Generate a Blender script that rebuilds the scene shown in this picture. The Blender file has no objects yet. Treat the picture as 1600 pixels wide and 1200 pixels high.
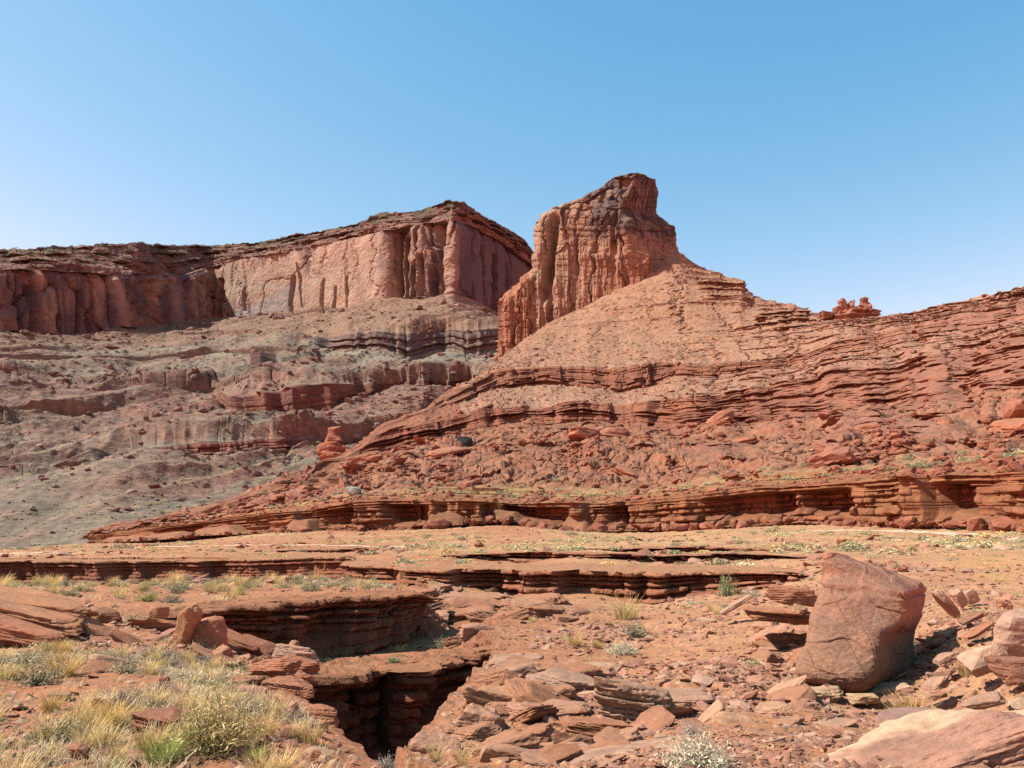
import bpy, math, random
import numpy as np
from mathutils import Vector

# ---------------------------------------------------------------- camera, sky, sun, exposure
scene = bpy.context.scene
COL = scene.collection
F, HOR, EYE = 1232.0, 800.0, 1.7                 # focal length in photo pixels, horizon row, eye height
PITCH = math.atan((HOR - 600.0) / F)
cam_d = bpy.data.cameras.new("camera")
cam_d.sensor_width = 36.0
cam_d.lens = 36.0 * F / 1600.0
cam_d.clip_start = 0.1
cam_d.clip_end = 20000.0
cam = bpy.data.objects.new("camera", cam_d)
COL.objects.link(cam)
cam.location = (0, 0, EYE)
cam.rotation_euler = (math.pi / 2 + PITCH, 0, 0)
scene.camera = cam

SUN_EL, SUN_AZ = math.radians(50), math.radians(-94)    # azimuth clockwise from +Y: the sun stands to the left
TO_SUN = Vector((math.sin(SUN_AZ) * math.cos(SUN_EL), math.cos(SUN_AZ) * math.cos(SUN_EL), math.sin(SUN_EL)))
world = bpy.data.worlds.new("World")
scene.world = world
world.use_nodes = True
wn = world.node_tree.nodes
wn.clear()
sky = wn.new("ShaderNodeTexSky")
sky.sky_type = 'NISHITA'
sky.sun_disc = False
sky.sun_elevation = SUN_EL
sky.sun_rotation = SUN_AZ
sky.altitude = 1200
sky.air_density = 1.0
sky.dust_density = 0.1
sky.ozone_density = 2.0
bg = wn.new("ShaderNodeBackground")
bg.inputs['Strength'].default_value = 0.104
wo = wn.new("ShaderNodeOutputWorld")
sep = wn.new("ShaderNodeSeparateColor"); com = wn.new("ShaderNodeCombineColor")   # the deep clear blue of a dry desert sky
WL = world.node_tree.links
WL.new(sky.outputs[0], sep.inputs[0])
for ch, (pw, sc) in enumerate(((1.84, .90), (.86, 1.35), (.57, 1.82))):
    a = wn.new("ShaderNodeMath"); a.operation = 'POWER'; a.inputs[1].default_value = pw
    b = wn.new("ShaderNodeMath"); b.operation = 'MULTIPLY'; b.inputs[1].default_value = sc
    WL.new(sep.outputs[ch], a.inputs[0]); WL.new(a.outputs[0], b.inputs[0]); WL.new(b.outputs[0], com.inputs[ch])
WL.new(com.outputs[0], bg.inputs['Color'])
WL.new(bg.outputs[0], wo.inputs['Surface'])
sun_d = bpy.data.lights.new("sun", 'SUN')
sun_d.energy = 5.0
sun_d.angle = math.radians(0.53)
sun_d.color = (1.0, 0.955, 0.89)
sun = bpy.data.objects.new("sun", sun_d)
COL.objects.link(sun)
sun.rotation_euler = TO_SUN.to_track_quat('Z', 'Y').to_euler()
sun.location = (-60, 0, 80)
scene.view_settings.view_transform = 'Standard'
scene.view_settings.look = 'None'
scene.view_settings.exposure = 1.12
scene.view_settings.gamma = 1.0
scene.render.engine = 'CYCLES'
scene.cycles.use_denoising = False
scene.cycles.max_bounces = 5
scene.cycles.diffuse_bounces = 1
scene.cycles.glossy_bounces = 1
scene.cycles.transmission_bounces = 2
scene.cycles.transparent_max_bounces = 4

Q = 1.0                                           # grid density
random.seed(7)
RNG = np.random.default_rng(11)
f32 = np.float32

# ---------------------------------------------------------------- pixels of the photograph <-> the world
CP, SP = math.cos(PITCH), math.sin(PITCH)
def W(px, py, D):
    """world point seen at pixel (px, py), D metres ahead"""
    px = np.asarray(px, float); py = np.asarray(py, float); D = np.asarray(D, float)
    a = (px - 800.0) / F
    b = (600.0 - py) / F
    y = CP - b * SP
    z = SP + b * CP
    return np.stack(np.broadcast_arrays(a * D / y, D * 1.0, EYE + z * D / y), -1)

# ---------------------------------------------------------------- noise
_p = np.random.default_rng(3).permutation(256).astype(np.int32)
PERM = np.concatenate([_p, _p])
_g = np.random.default_rng(4).normal(size=(256, 3)); _g /= np.linalg.norm(_g, axis=1)[:, None]
GX, GY, GZ = [np.ascontiguousarray(_g[:, i]).astype(f32) for i in range(3)]

def perlin(x, y, z=0.0, seed=0):
    x, y, z = np.broadcast_arrays(np.asarray(x, f32), np.asarray(y, f32), np.asarray(z, f32))
    z = z + f32(seed * 17.37); x = x + f32(seed * 3.71)
    xi = np.floor(x); yi = np.floor(y); zi = np.floor(z)
    xf = x - xi; yf = y - yi; zf = z - zi
    X = xi.astype(np.int32) & 255; Y = yi.astype(np.int32) & 255; Z = zi.astype(np.int32) & 255
    u = xf * xf * xf * (xf * (xf * 6 - 15) + 10); v = yf * yf * yf * (yf * (yf * 6 - 15) + 10); w = zf * zf * zf * (zf * (zf * 6 - 15) + 10)
    def gr(dx, dy, dz):
        h = PERM[PERM[PERM[(X + dx) & 255] + ((Y + dy) & 255)] + ((Z + dz) & 255)]
        return GX[h] * (xf - dx) + GY[h] * (yf - dy) + GZ[h] * (zf - dz)
    def lx(dy, dz):
        a = gr(0, dy, dz); return a + u * (gr(1, dy, dz) - a)
    def ly(dz):
        a = lx(0, dz); return a + v * (lx(1, dz) - a)
    a = ly(0)
    return (a + w * (ly(1) - a)) * f32(1.6)

def fbm(x, y, z=0.0, oct=4, gain=0.5, seed=0):
    r = 0; a = 1.0; s = 0; f = 1.0
    for i in range(oct):
        r = r + a * perlin(np.asarray(x) * f, np.asarray(y) * f, np.asarray(z) * f, seed + i * 5)
        s += a; a *= gain; f *= 2.03
    return r / s

def hash2(i, j, k=0):
    i = np.asarray(i).astype(np.int64); j = np.asarray(j).astype(np.int64)
    h = (i * 374761393 + j * 668265263 + (k * 2147483647 + 974711) ) & 0xFFFFFFFF
    h = ((h ^ (h >> 13)) * 1274126177) & 0xFFFFFFFF
    h = ((h ^ (h >> 16)) * 2246822519) & 0xFFFFFFFF
    h = h ^ (h >> 15)
    return (h & 0xFFFFFF).astype(f32) / f32(0xFFFFFF)

def worley(x, y, seed=0, jit=0.9):
    """F1, F2, and two random numbers of the nearest cell"""
    x = np.asarray(x, f32); y = np.asarray(y, f32)
    xi = np.floor(x).astype(np.int32); yi = np.floor(y).astype(np.int32)
    f1 = np.full(x.shape, 9, f32); f2 = np.full(x.shape, 9, f32)
    ra = np.zeros(x.shape, f32); rb = np.zeros(x.shape, f32)
    for dx in (-1, 0, 1):
        for dy in (-1, 0, 1):
            cx = xi + dx; cy = yi + dy
            a = hash2(cx, cy, seed); b = hash2(cx, cy, seed + 7)
            px = cx + 0.5 + jit * (a - 0.5); py = cy + 0.5 + jit * (b - 0.5)
            d = np.sqrt((px - x) ** 2 + (py - y) ** 2)
            m = d < f1
            f2 = np.where(m, f1, np.minimum(f2, d))
            ra = np.where(m, hash2(cx, cy, seed + 13), ra)
            rb = np.where(m, hash2(cx, cy, seed + 29), rb)
            f1 = np.where(m, d, f1)
    return f1, f2, ra, rb

def sstep(a, b, x):
    t = np.clip((np.asarray(x) - a) / (b - a), 0, 1)
    return t * t * (3 - 2 * t)

def strata(s, t, layers, seed=0, wob=0.02, wsc=20.0):
    """bedded, jointed rock. t in 0..1 up the face, s metres along it.
    layers: (top t, protrusion, joint spacing m, block variation, roundness). Returns displacement, block random, groove 0..1"""
    s = np.asarray(s, f32)
    t = np.clip(t + wob * perlin(s / wsc, t * 3, seed, seed) + 0.4 * wob * perlin(s / (wsc * .2), t * 9, 0, seed + 3), 0, 0.9999)
    tops = np.array([l[0] for l in layers], f32)
    L = np.clip(np.searchsorted(tops, t, side='right'), 0, len(layers) - 1)
    lo = np.concatenate([[0], tops[:-1]]).astype(f32)[L]
    hi = tops[L]
    fz = np.clip((t - lo) / np.maximum(hi - lo, 1e-4), 0, 1)
    pr = np.array([l[1] for l in layers], f32)[L]
    wd = np.array([l[2] for l in layers], f32)[L]
    bv = np.array([l[3] for l in layers], f32)[L]
    rd = np.array([l[4] for l in layers], f32)[L]
    q = s / wd + hash2(L, 3, seed) * 37 + 0.3 * perlin(s / wd * 0.7, L * 3.3, 0, seed + 1)
    c = np.floor(q)
    j0 = 0.62 * hash2(c, L, seed + 5)
    lower = (q - c) < j0
    c = np.where(lower, c - 1, c)
    ja = c + 0.62 * hash2(c, L, seed + 5); jb = c + 1 + 0.62 * hash2(c + 1, L, seed + 5)
    gx = np.clip((q - ja) / np.maximum(jb - ja, 1e-3), 0, 1)
    r = hash2(c, L, seed + 9)
    ez = np.abs(2 * fz - 1) ** 3
    ex = np.abs(2 * gx - 1) ** 8
    d = pr + bv * (r - 0.5) - rd * (0.75 * ez + 0.6 * ex)
    return d, r, np.maximum(ez, ex)

def bays(s, w, seed, soft=.12):
    """stepped plan of a broken cliff line: headlands and recesses with short sides, -0.5..0.5"""
    q = np.asarray(s, f32) / w + .25 * perlin(np.asarray(s) / w * 1.7, .3, 0, seed)
    c = np.floor(q); f = q - c
    a = hash2(c, 1, seed); b = hash2(c + 1, 1, seed)
    e = .35 + .3 * hash2(c, 2, seed)
    return a + (b - a) * sstep(e - soft, e + soft, f) - .5

def courses(s, t, n, seed, L=14.0, und=.14):
    """lens-shaped overhanging beds that swell, die out and step along the face"""
    s = np.asarray(s, f32)
    ph = t * n + 1.1 * perlin(s / (L * 3.1), t * 1.5, 0, seed) + .35 * perlin(s / (L * .8), t * n * .5, 0, seed + 1)
    k = np.floor(ph); f = ph - k
    q = s / L + hash2(k, 5, seed) * 31
    amp = np.clip(.35 + 1.5 * perlin(q * .9, k * 3.7, 0, seed + 2) + .35 * (hash2(np.floor(q * 1.7 + .4 * perlin(q * 3, k, 0, seed + 6)), k, seed + 3) - .5), 0, 1.25)
    prof = sstep(0, und, f) * (1 - .8 * np.clip(f, 0, 1) ** 1.4)
    return amp * prof - .25, hash2(k, np.floor(q), seed + 4), np.clip(1 - prof * 1.4, 0, 1)

def auto_layers(n, seed, prot, width, bv, rd, power=1.0):
    r = np.random.default_rng(seed)
    th = r.uniform(0.35, 1.0, n) ** power; tops = np.cumsum(th) / th.sum()
    return [(tops[i], prot * r.uniform(-1, 1), width * r.uniform(0.5, 1.6), bv * r.uniform(.5, 1.3), rd * r.uniform(.6, 1.3)) for i in range(n)]

def box_blur(a, k, axis):
    if k < 1: return a
    pad = [(0, 0)] * a.ndim; pad[axis] = (k + 1, k)
    c = np.cumsum(np.pad(a, pad, mode='edge'), axis=axis)
    n = a.shape[axis]
    hi = np.take(c, np.arange(2 * k + 1, 2 * k + 1 + n), axis=axis)
    lo = np.take(c, np.arange(0, n), axis=axis)
    return (hi - lo) / (2 * k + 1)

# ---------------------------------------------------------------- objects
def tag(o, label=None, cat=None, group=None, kind=None):
    if label: o["label"] = label
    if cat: o["category"] = cat
    if group: o["group"] = group
    if kind: o["kind"] = kind
    return o

def link(o, parent=None):
    COL.objects.link(o)
    if parent is not None: o.parent = parent
    return o

def mesh_from(name, V, quads, col=None, mat=None, smooth=False, tris=None):
    me = bpy.data.meshes.new(name)
    V = np.ascontiguousarray(V, f32)
    me.vertices.add(len(V)); me.vertices.foreach_set("co", V.ravel())
    idx = []; tot = []
    if quads is not None and len(quads): idx.append(np.asarray(quads).ravel()); tot.append(np.full(len(quads), 4))
    if tris is not None and len(tris): idx.append(np.asarray(tris).ravel()); tot.append(np.full(len(tris), 3))
    idx = np.concatenate(idx).astype(np.int32); tot = np.concatenate(tot).astype(np.int32)
    me.loops.add(len(idx)); me.loops.foreach_set("vertex_index", idx)
    me.polygons.add(len(tot))
    me.polygons.foreach_set("loop_start", np.concatenate([[0], np.cumsum(tot)[:-1]]).astype(np.int32))
    me.polygons.foreach_set("loop_total", tot)
    me.polygons.foreach_set("use_smooth", np.full(len(tot), smooth, dtype=bool))
    me.update(calc_edges=True)
    if col is not None:
        ca = me.color_attributes.new("tone", 'FLOAT_COLOR', 'POINT')
        c4 = np.ones((len(V), 4), f32); c4[:, :3] = np.clip(col, 0.0, 1)
        ca.data.foreach_set("color", c4.ravel())
    if mat: me.materials.append(mat)
    return me

def grid_quads(n, m, wrap=False):
    i = np.arange(n - 1)[:, None]; j = np.arange(m if wrap else m - 1)[None, :]
    a = i * m + j; b = i * m + (j + 1) % m; c = (i + 1) * m + (j + 1) % m; d = (i + 1) * m + j
    return np.stack(np.broadcast_arrays(a, b, c, d), -1).reshape(-1, 4)

def grid_object(name, P, col, mat, smooth=False, wrap=False, parent=None):
    n, m = P.shape[:2]
    me = mesh_from(name, P.reshape(-1, 3), grid_quads(n, m, wrap), None if col is None else col.reshape(-1, 3), mat, smooth)
    return link(bpy.data.objects.new(name, me), parent)

# ---------------------------------------------------------------- materials
def rock_material(name, base=(0.4, 0.2, 0.1), scale=1.0, var=0.35, bump=0.4, vcol=True, rough=0.9, tint=(1.06, 0.98, 0.95), grain=1.0):
    m = bpy.data.materials.new(name); m.use_nodes = True
    nt = m.node_tree; N = nt.nodes; K = nt.links
    b = N['Principled BSDF']; b.inputs['Roughness'].default_value = rough
    b.inputs['Specular IOR Level'].default_value = 0.15
    tc = N.new('ShaderNodeTexCoord')
    if vcol:
        at = N.new('ShaderNodeAttribute'); at.attribute_name = 'tone'; src = at.outputs['Color']
    else:
        rg = N.new('ShaderNodeRGB'); rg.outputs[0].default_value = (*base, 1); src = rg.outputs[0]
    n1 = N.new('ShaderNodeTexNoise'); n1.inputs['Scale'].default_value = 0.9 * scale; n1.inputs['Detail'].default_value = 8; n1.inputs['Roughness'].default_value = 0.65
    n2 = N.new('ShaderNodeTexNoise'); n2.inputs['Scale'].default_value = 14 * scale; n2.inputs['Detail'].default_value = 5; n2.inputs['Roughness'].default_value = 0.7
    mp = N.new('ShaderNodeMapping'); mp.inputs['Scale'].default_value = (1, 1, 3.5)
    n3 = N.new('ShaderNodeTexNoise'); n3.inputs['Scale'].default_value = 3.0 * scale; n3.inputs['Detail'].default_value = 6
    K.new(tc.outputs['Object'], n1.inputs['Vector']); K.new(tc.outputs['Object'], n2.inputs['Vector'])
    K.new(tc.outputs['Object'], mp.inputs['Vector']); K.new(mp.outputs[0], n3.inputs['Vector'])
    ad = N.new('ShaderNodeMath'); ad.operation = 'ADD'
    K.new(n1.outputs['Fac'], ad.inputs[0]); K.new(n2.outputs['Fac'], ad.inputs[1])
    ad2 = N.new('ShaderNodeMath'); ad2.operation = 'ADD'; K.new(ad.outputs[0], ad2.inputs[0]); K.new(n3.outputs['Fac'], ad2.inputs[1])
    mr = N.new('ShaderNodeMapRange'); mr.inputs['From Min'].default_value = 1.0; mr.inputs['From Max'].default_value = 2.0
    mr.inputs['To Min'].default_value = .65 * (1 - var); mr.inputs['To Max'].default_value = .65 * (1 + var)
    K.new(ad2.outputs[0], mr.inputs['Value'])
    mul = N.new('ShaderNodeVectorMath'); mul.operation = 'MULTIPLY'
    K.new(src, mul.inputs[0]); K.new(mr.outputs[0], mul.inputs[1])
    mx = N.new('ShaderNodeVectorMath'); mx.operation = 'MULTIPLY'; mx.inputs[1].default_value = tint
    K.new(mul.outputs[0], mx.inputs[0])
    mi = N.new('ShaderNodeMix'); mi.data_type = 'VECTOR'
    mf = N.new('ShaderNodeMapRange'); mf.inputs['From Min'].default_value = 0.42; mf.inputs['From Max'].default_value = 0.62
    K.new(n1.outputs['Fac'], mf.inputs['Value']); K.new(mf.outputs[0], mi.inputs['Factor'])
    K.new(mul.outputs[0], mi.inputs[4]); K.new(mx.outputs[0], mi.inputs[5])
    K.new(mi.outputs[1], b.inputs['Base Color'])
    bp = N.new('ShaderNodeBump'); bp.inputs['Strength'].default_value = bump; bp.inputs['Distance'].default_value = 0.12 / scale
    K.new(ad2.outputs[0], bp.inputs['Height']); K.new(bp.outputs[0], b.inputs['Normal'])
    return m

C = lambda *a: np.array(a, f32)
RED = C(.40, .155, .085); DRED = C(.30, .105, .062); ORANGE = C(.50, .235, .105); YELL = C(.56, .36, .15); TAN = C(.50, .29, .17)
SOIL = C(.43, .185, .095); GREY = C(.36, .34, .25); GREYG = C(.42, .43, .33); PINK = C(.52, .32, .24); MAROON = C(.29, .125, .095)
VARN = C(.13, .085, .085); PALE = C(.60, .40, .25); PURP = C(.30, .19, .17)
def lerp(a, b, t):
    t = np.asarray(t)[..., None]
    return a * (1 - t) + b * t

# ---------------------------------------------------------------- sheets: a surface through several traced beds
class Sheet:
    def __init__(self, px0, px1, curves, rows, colstep=1.0, blur=5, jit=None, seed=0):
        m = int((px1 - px0) / colstep * Q) + 1
        self.px = np.linspace(px0, px1, m)
        k = int(blur * Q / colstep)
        self.C = []
        for c in curves:
            a = np.array(c, float)
            py = box_blur(np.interp(self.px, a[:, 0], a[:, 1]), k, 0)
            D = box_blur(np.interp(self.px, a[:, 0], a[:, 2]), k, 0)
            if jit is not None and jit[len(self.C)] > 0:
                e = jit[len(self.C)]; i = len(self.C)
                py = py + e * (perlin(self.px / 70, i * 1.7, 0, seed + 2) + .3 * perlin(self.px / 28, i * 2.9, 0, seed + 3))
            self.C.append((py, D))
        for i in range(1, len(self.C)):               # beds never cross
            py, D = self.C[i]
            if i < len(self.C) - 1: py = np.minimum(py, self.C[i - 1][0] - 0.6)
            self.C[i] = (py, np.maximum(D, self.C[i - 1][1] + 0.02))
        self.finish(rows)
    def finish(self, rows):
        pts = [W(self.px, py, D) for py, D in self.C]
        P = []; IV = []; T = []
        for i in range(len(pts) - 1):
            n = max(2, int(rows[i] * Q))
            last = i == len(pts) - 2
            t = np.linspace(0, 1, n, endpoint=last)[:, None, None]
            P.append(pts[i][None] * (1 - t) + pts[i + 1][None] * t)
            IV += [i] * n; T += list(t[:, 0, 0])
        self.P = np.concatenate(P).astype(f32)
        self.iv = np.array(IV); self.t = np.array(T, f32)
        n, m = self.P.shape[:2]
        ds = np.linalg.norm(np.diff(self.P[n // 2], axis=0), axis=1)
        self.s = np.broadcast_to(np.concatenate([[0], np.cumsum(ds)]).astype(f32)[None], (n, m))
        gx = np.gradient(self.P, axis=1); gy = np.gradient(self.P, axis=0)
        gx = box_blur(gx, int(8 * Q), 1); gy = box_blur(gy, 2, 0)
        N = np.cross(gx, gy); N /= np.linalg.norm(N, axis=-1, keepdims=True) + 1e-9
        self.N = N.astype(f32)
        H = N.copy(); H[..., 2] = 0; H = box_blur(H, int(10 * Q), 1); H /= np.linalg.norm(H, axis=-1, keepdims=True) + 1e-9
        self.H = H.astype(f32)
    def gap(self, i, lo=4.0, hi=9.0):
        """where two neighbouring beds stand far enough apart to make a cliff"""
        return sstep(lo, hi, self.C[i][0] - self.C[i + 1][0])[None, :]
    def sel(self, *ivs):
        return np.isin(self.iv, ivs)
    def follow(self, H, cliffs, up=.22, down=.12):
        """let the slopes above and below a cliff follow its broken edge"""
        for k in cliffs:
            r = np.nonzero(self.iv == k)[0]
            for row, nb, ln, rev in ((r[-1], k + 1, up, False), (r[0], k - 1, down, True)):
                q = np.nonzero(self.iv == nb)[0]
                if len(q) == 0: continue
                t = self.t[q][:, None]; t = 1 - t if rev else t
                H[q] += H[row][None] * np.clip(1 - t / ln, 0, 1) ** 2
        return H
    def D_at(self, px, py):
        """depth of the undisplaced sheet where the ray through a pixel meets it"""
        px = np.atleast_1d(px).astype(float); py = np.atleast_1d(py).astype(float)
        out = np.zeros(len(px))
        for k in range(len(px)):
            j = int(np.clip(np.searchsorted(self.px, px[k]), 0, len(self.px) - 1))
            ys = np.array([c[0][j] for c in self.C])[::-1]; ds = np.array([c[1][j] for c in self.C])[::-1]
            out[k] = np.interp(py[k], ys, ds)
        return out
# ---------------------------------------------------------------- the far mesa
M_FAR = rock_material("far_cliff_rock", scale=0.045, var=0.30, bump=0.35)
M_HILL = rock_material("red_ledge_rock", scale=0.16, var=0.32, bump=0.45)

def build_mesa():
    toe = [(-300, 905, 300), (0, 900, 300), (170, 880, 310), (300, 850, 380), (400, 800, 480), (600, 715, 600), (760, 650, 760), (900, 640, 900)]
    t6 = [(-300, 775, 480), (0, 765, 500), (150, 748, 520), (240, 742, 540), (330, 746, 560), (430, 722, 600), (500, 712, 640), (600, 700, 700), (760, 640, 800), (900, 630, 940)]
    t5 = [(-300, 745, 500), (0, 742, 520), (150, 728, 540), (240, 702, 556), (330, 690, 575), (430, 688, 612), (500, 690, 655), (600, 688, 710), (760, 634, 806), (900, 626, 946)]
    t4 = [(-300, 668, 570), (0, 664, 655), (200, 655, 730), (330, 640, 770), (395, 668, 720), (420, 672, 715), (480, 676, 730), (510, 672, 750), (550, 642, 800), (620, 626, 830), (700, 624, 850), (780, 628, 870), (900, 620, 960)]
    t3 = [(-300, 640, 600), (0, 636, 690), (200, 628, 770), (330, 618, 800), (395, 626, 740), (420, 618, 735), (480, 603, 745), (510, 600, 765), (550, 598, 812), (620, 596, 842), (700, 590, 862), (780, 590, 880), (900, 596, 975)]
    t2 = [(-300, 585, 700), (0, 582, 830), (200, 580, 940), (330, 566, 1000), (450, 560, 980), (520, 562, 985), (545, 560, 960), (600, 568, 945), (640, 578, 935), (690, 560, 985), (705, 558, 990), (730, 572, 965), (780, 560, 1010), (900, 575, 1080)]
    t1 = [(-300, 560, 740), (0, 558, 880), (200, 556, 1010), (330, 545, 1060), (450, 535, 1040), (520, 528, 1040), (545, 522, 985), (600, 519, 975), (640, 521, 968), (690, 514, 1008), (705, 513, 1012), (730, 515, 990), (780, 512, 1030), (900, 540, 1100)]
    cb = [(-300, 515, 820), (0, 518, 990), (80, 523, 1070), (150, 523, 1160), (178, 512, 1180), (210, 513, 1240), (262, 512, 1400), (272, 508, 1410), (330, 503, 1560), (380, 498, 1500), (450, 493, 1420), (520, 486, 1340), (600, 470, 1250), (650, 466, 1225), (706, 461, 1180), (740, 470, 1320), (780, 497, 1500), (830, 522, 1740), (900, 560, 2000)]
    ct = [(-300, 425, 826), (0, 421, 996), (80, 421, 1076), (150, 424, 1166), (178, 428, 1186), (210, 428, 1248), (272, 433, 1430), (330, 417, 1575), (380, 404, 1512), (450, 392, 1432), (520, 378, 1350), (600, 357, 1262), (650, 351, 1237), (706, 343, 1192), (740, 352, 1332), (780, 372, 1512), (830, 408, 1752), (900, 470, 2010)]
    sk = [(-300, 396, 900), (0, 391, 1075), (60, 388, 1130), (100, 386, 1180), (160, 382, 1260), (215, 379, 1340), (262, 383, 1500), (330, 384, 1640), (370, 381, 1580), (400, 380, 1560), (430, 375, 1540), (450, 369, 1500), (500, 362, 1430), (545, 352, 1390), (575, 343, 1350), (590, 334, 1340), (650, 330, 1310), (672, 324, 1300), (692, 317, 1260), (712, 314, 1230), (730, 320, 1330), (760, 340, 1450), (800, 362, 1620), (820, 374, 1740), (832, 393, 1800), (900, 455, 2060)]
    bk = [(p, y + 6, d + 420) for p, y, d in sk]
    S = Sheet(-260, 880, [toe, t6, t5, t4, t3, t2, t1, cb, ct, sk, bk], [160, 40, 150, 65, 130, 46, 130, 150, 70, 14], colstep=0.8, blur=3, jit=[0, 7, 6, 7, 6, 5, 4, 3, 3, 1, 0], seed=300)
    P = S.P.copy(); n, m = P.shape[:2]
    X, Y, Z = P[..., 0], P[..., 1], P[..., 2]
    s = S.s; t = S.t[:, None]; iv = S.iv[:, None]; px = S.px[None, :]
    one = np.ones((n, m), f32)
    H = np.zeros((n, m), f32); Nn = np.zeros((n, m), f32)
    big = fbm(X / 110, Y / 110, Z / 60, 4, seed=1); mid = fbm(X / 22, Y / 22, Z / 22, 4, seed=2); fin = fbm(X / 6, Y / 6, Z / 6, 3, seed=3)
    # ---- the rubble apron: ribs and gullies running down to the left, boulders
    q = X - 1.1 * Z
    q = X - 1.55 * (Z - 100) + 14 * big
    rib = 1 - np.abs(perlin(q / 120, Z / 400, 0, 5)) * 2; rib2 = 1 - np.abs(perlin(q / 44 + .6 * big, Z / 300, 0, 6)) * 2
    apron = 13 * rib + 6 * rib2 + 5 * big + 1.9 * mid + .8 * fin
    f1, f2, ra, rb = worley(X / 7, (Z * 1.5 + Y * .4) / 7, 3)
    stones = np.where(ra > 0.72, np.clip(0.55 - f1, 0, 1) * 5 * rb, 0)
    apron = apron + stones
    # ---- small ledges inside the apron, following the beds
    bed = (Z + 10 * big) / 34
    fb = bed - np.floor(bed)
    led_on = sstep(0.18, 0.42, perlin(s / 130, np.floor(bed) * 3.7, 0, 9))
    lay, lr, lg = strata(s, fb, auto_layers(4, 5, .5, 16, .8, .5), 21, 0.05, 60)
    mledge = led_on * sstep(0.45, 0.6, fb) * sstep(1.0, 0.9, fb)
    ap_on = np.isin(iv, [0, 2, 4, 6]) * one
    near_f = np.clip((Y - 290) / 260, .06, 1) * sstep(0, .16, t) * np.where(iv == 0, 1, sstep(1, .9, t))
    Nn += ap_on * near_f * (apron * np.where(iv == 6, 0.7, 1.0) + mledge * (5 + 6 * lay))
    # ---- banded cliffs between the aprons
    def cliff(ivs, on, layers, amp, fl, seed):
        w = (iv == ivs) * S.gap(ivs) * on * one
        d, r, g = strata(s, t * one, layers, seed, 0.05, 60)
        col = 1 - np.abs(perlin(s / 15, Z / 120, 0, seed + 2)) * 2.2
        but = bays(s, 58, seed + 4) + .45 * bays(s, 19, seed + 6)
        return w, amp * d + fl * .8 * col + fl * 5.5 * but, r, g
    w1, d1, r1, g1 = cliff(1, sstep(150, 190, px), auto_layers(7, 1, .7, 22, .8, .6), 3.6, 3, 31)
    w3, d3, r3, g3 = cliff(3, sstep(355, 390, px), auto_layers(6, 2, .6, 14, .7, .5), 2.6, 6.5, 32)
    w5, d5, r5, g5 = cliff(5, sstep(470, 520, px), auto_layers(8, 3, .7, 18, .7, .5), 4.0, 5.0, 33)
    for k, w, d in ((1, w1, d1), (3, w3, d3), (5, w5, d5)):
        H += w * d; Nn += ((iv == k) * one - w) * apron * near_f
    H = S.follow(H, (1, 3, 5))
    # towers above the middle band
    tw = (iv == 4) * one * sstep(.32, .4, t) * sstep(.86, .72, t) * sstep(.05, .16, perlin(px / 17, 0.5, 0, 77)) * sstep(392, 400, px) * sstep(530, 515, px)
    H += tw * 26
    # ---- the great wall: slabs, buttresses and cracks
    wall = (iv == 7) * one
    smooth = sstep(330, 360, px) * sstep(606, 590, px)              # the pale arching slab
    f1, f2, ra, rb = worley(s / 46 + 0.25 * big, Z / 150 + 0.3 * big, 41)
    plates = (ra - 0.5) * 17 + (rb - .5) * 12 * np.clip(f1, 0, 1)
    g1_, g2_, ga, gb = worley(s / 16 + 0.15 * mid, Z / 90, 43)
    plates2 = (ga - 0.5) * 4.0
    crack = np.exp(-(np.abs(perlin(s / 24 + .35 * mid, Z / 240, 0, 44)) / 0.055) ** 2)
    edges = np.exp(-((f2 - f1) / .05) ** 2)
    butt = 1.6 * bays(s + .12 * Z, 85, 45, .08) + .8 * bays(s + .1 * Z, 30, 47, .08)
    arch = perlin(s / 60 + Z / 110, Z / 90 - s / 200, 0, 46)
    wd = (plates + plates2 - 5 * edges) * (1 - .85 * smooth) + butt * 16 * (1 - .6 * smooth) - crack * 8 * (1 - .72 * smooth) + mid * 1.5 + fin * .9 + smooth * arch * 5
    fl = sstep(690, 712, px)
    wd = wd * (1 - .35 * fl) + fl * (1 - np.abs(perlin(s / 32, Z / 300, 0, 48)) * 2) * 5
    wd = wd * sstep(0, .03, t) - 6 * sstep(.9, 1, t) * (1 - smooth)
    H += wall * wd
    for cx, wid, amp in ((188, 16, 26), (285, 14, 22), (308, 9, 16), (322, 6, 14), (12, 10, 18), (60, 9, 14), (614, 8, -9), (660, 7, 14), (684, 6, -18), (640, 7, 12), (704, 5, 12)):
        H += wall * amp * np.exp(-((px + 6 * mid - cx) / wid) ** 2) * (1 - 0.3 * t)
    # fissures and alcoves one can pick out
    for cx, t0, t1, w_, dp, ln in ((448, 0, .62, 3.0, 16, -4), (384, .1, .5, 2.4, 11, 3), (500, 0, .5, 2.6, 13, 5), (520, 0, .35, 2.6, 11, 4), (470, .1, .8, 1.6, 7, 14), (540, 0, .5, 2, 8, 8), (614, .12, 1, 5, 22, -2), (628, 0, .9, 3, 18, 2), (641, 0, .5, 4, 20, 5), (652, .1, .95, 3, 16, 2), (663, 0, .55, 4, 26, 2), (689, .05, .95, 5, 26, 0), (676, 0, .4, 3, 16, 2), (338, .05, .75, 4, 28, -6), (300, 0, .7, 3, 16, 4), (316, 0, .5, 3, 14, 3), (284, .2, .9, 3, 14, 6), (205, 0, .85, 5, 20, 0), (174, .1, 1, 4, 16, 0), (50, 0, .75, 5, 18, 3), (26, 0, .9, 4, 15, -2), (92, .1, .8, 3, 12, 2), (130, 0, .7, 3, 12, -2), (240, .1, .9, 3, 14, 2), (735, 0, .8, 3, 16, 3), (762, 0, .9, 3, 16, 4), (784, 0, .8, 3, 18, 4), (803, 0, .8, 3, 18, 4)):
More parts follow.
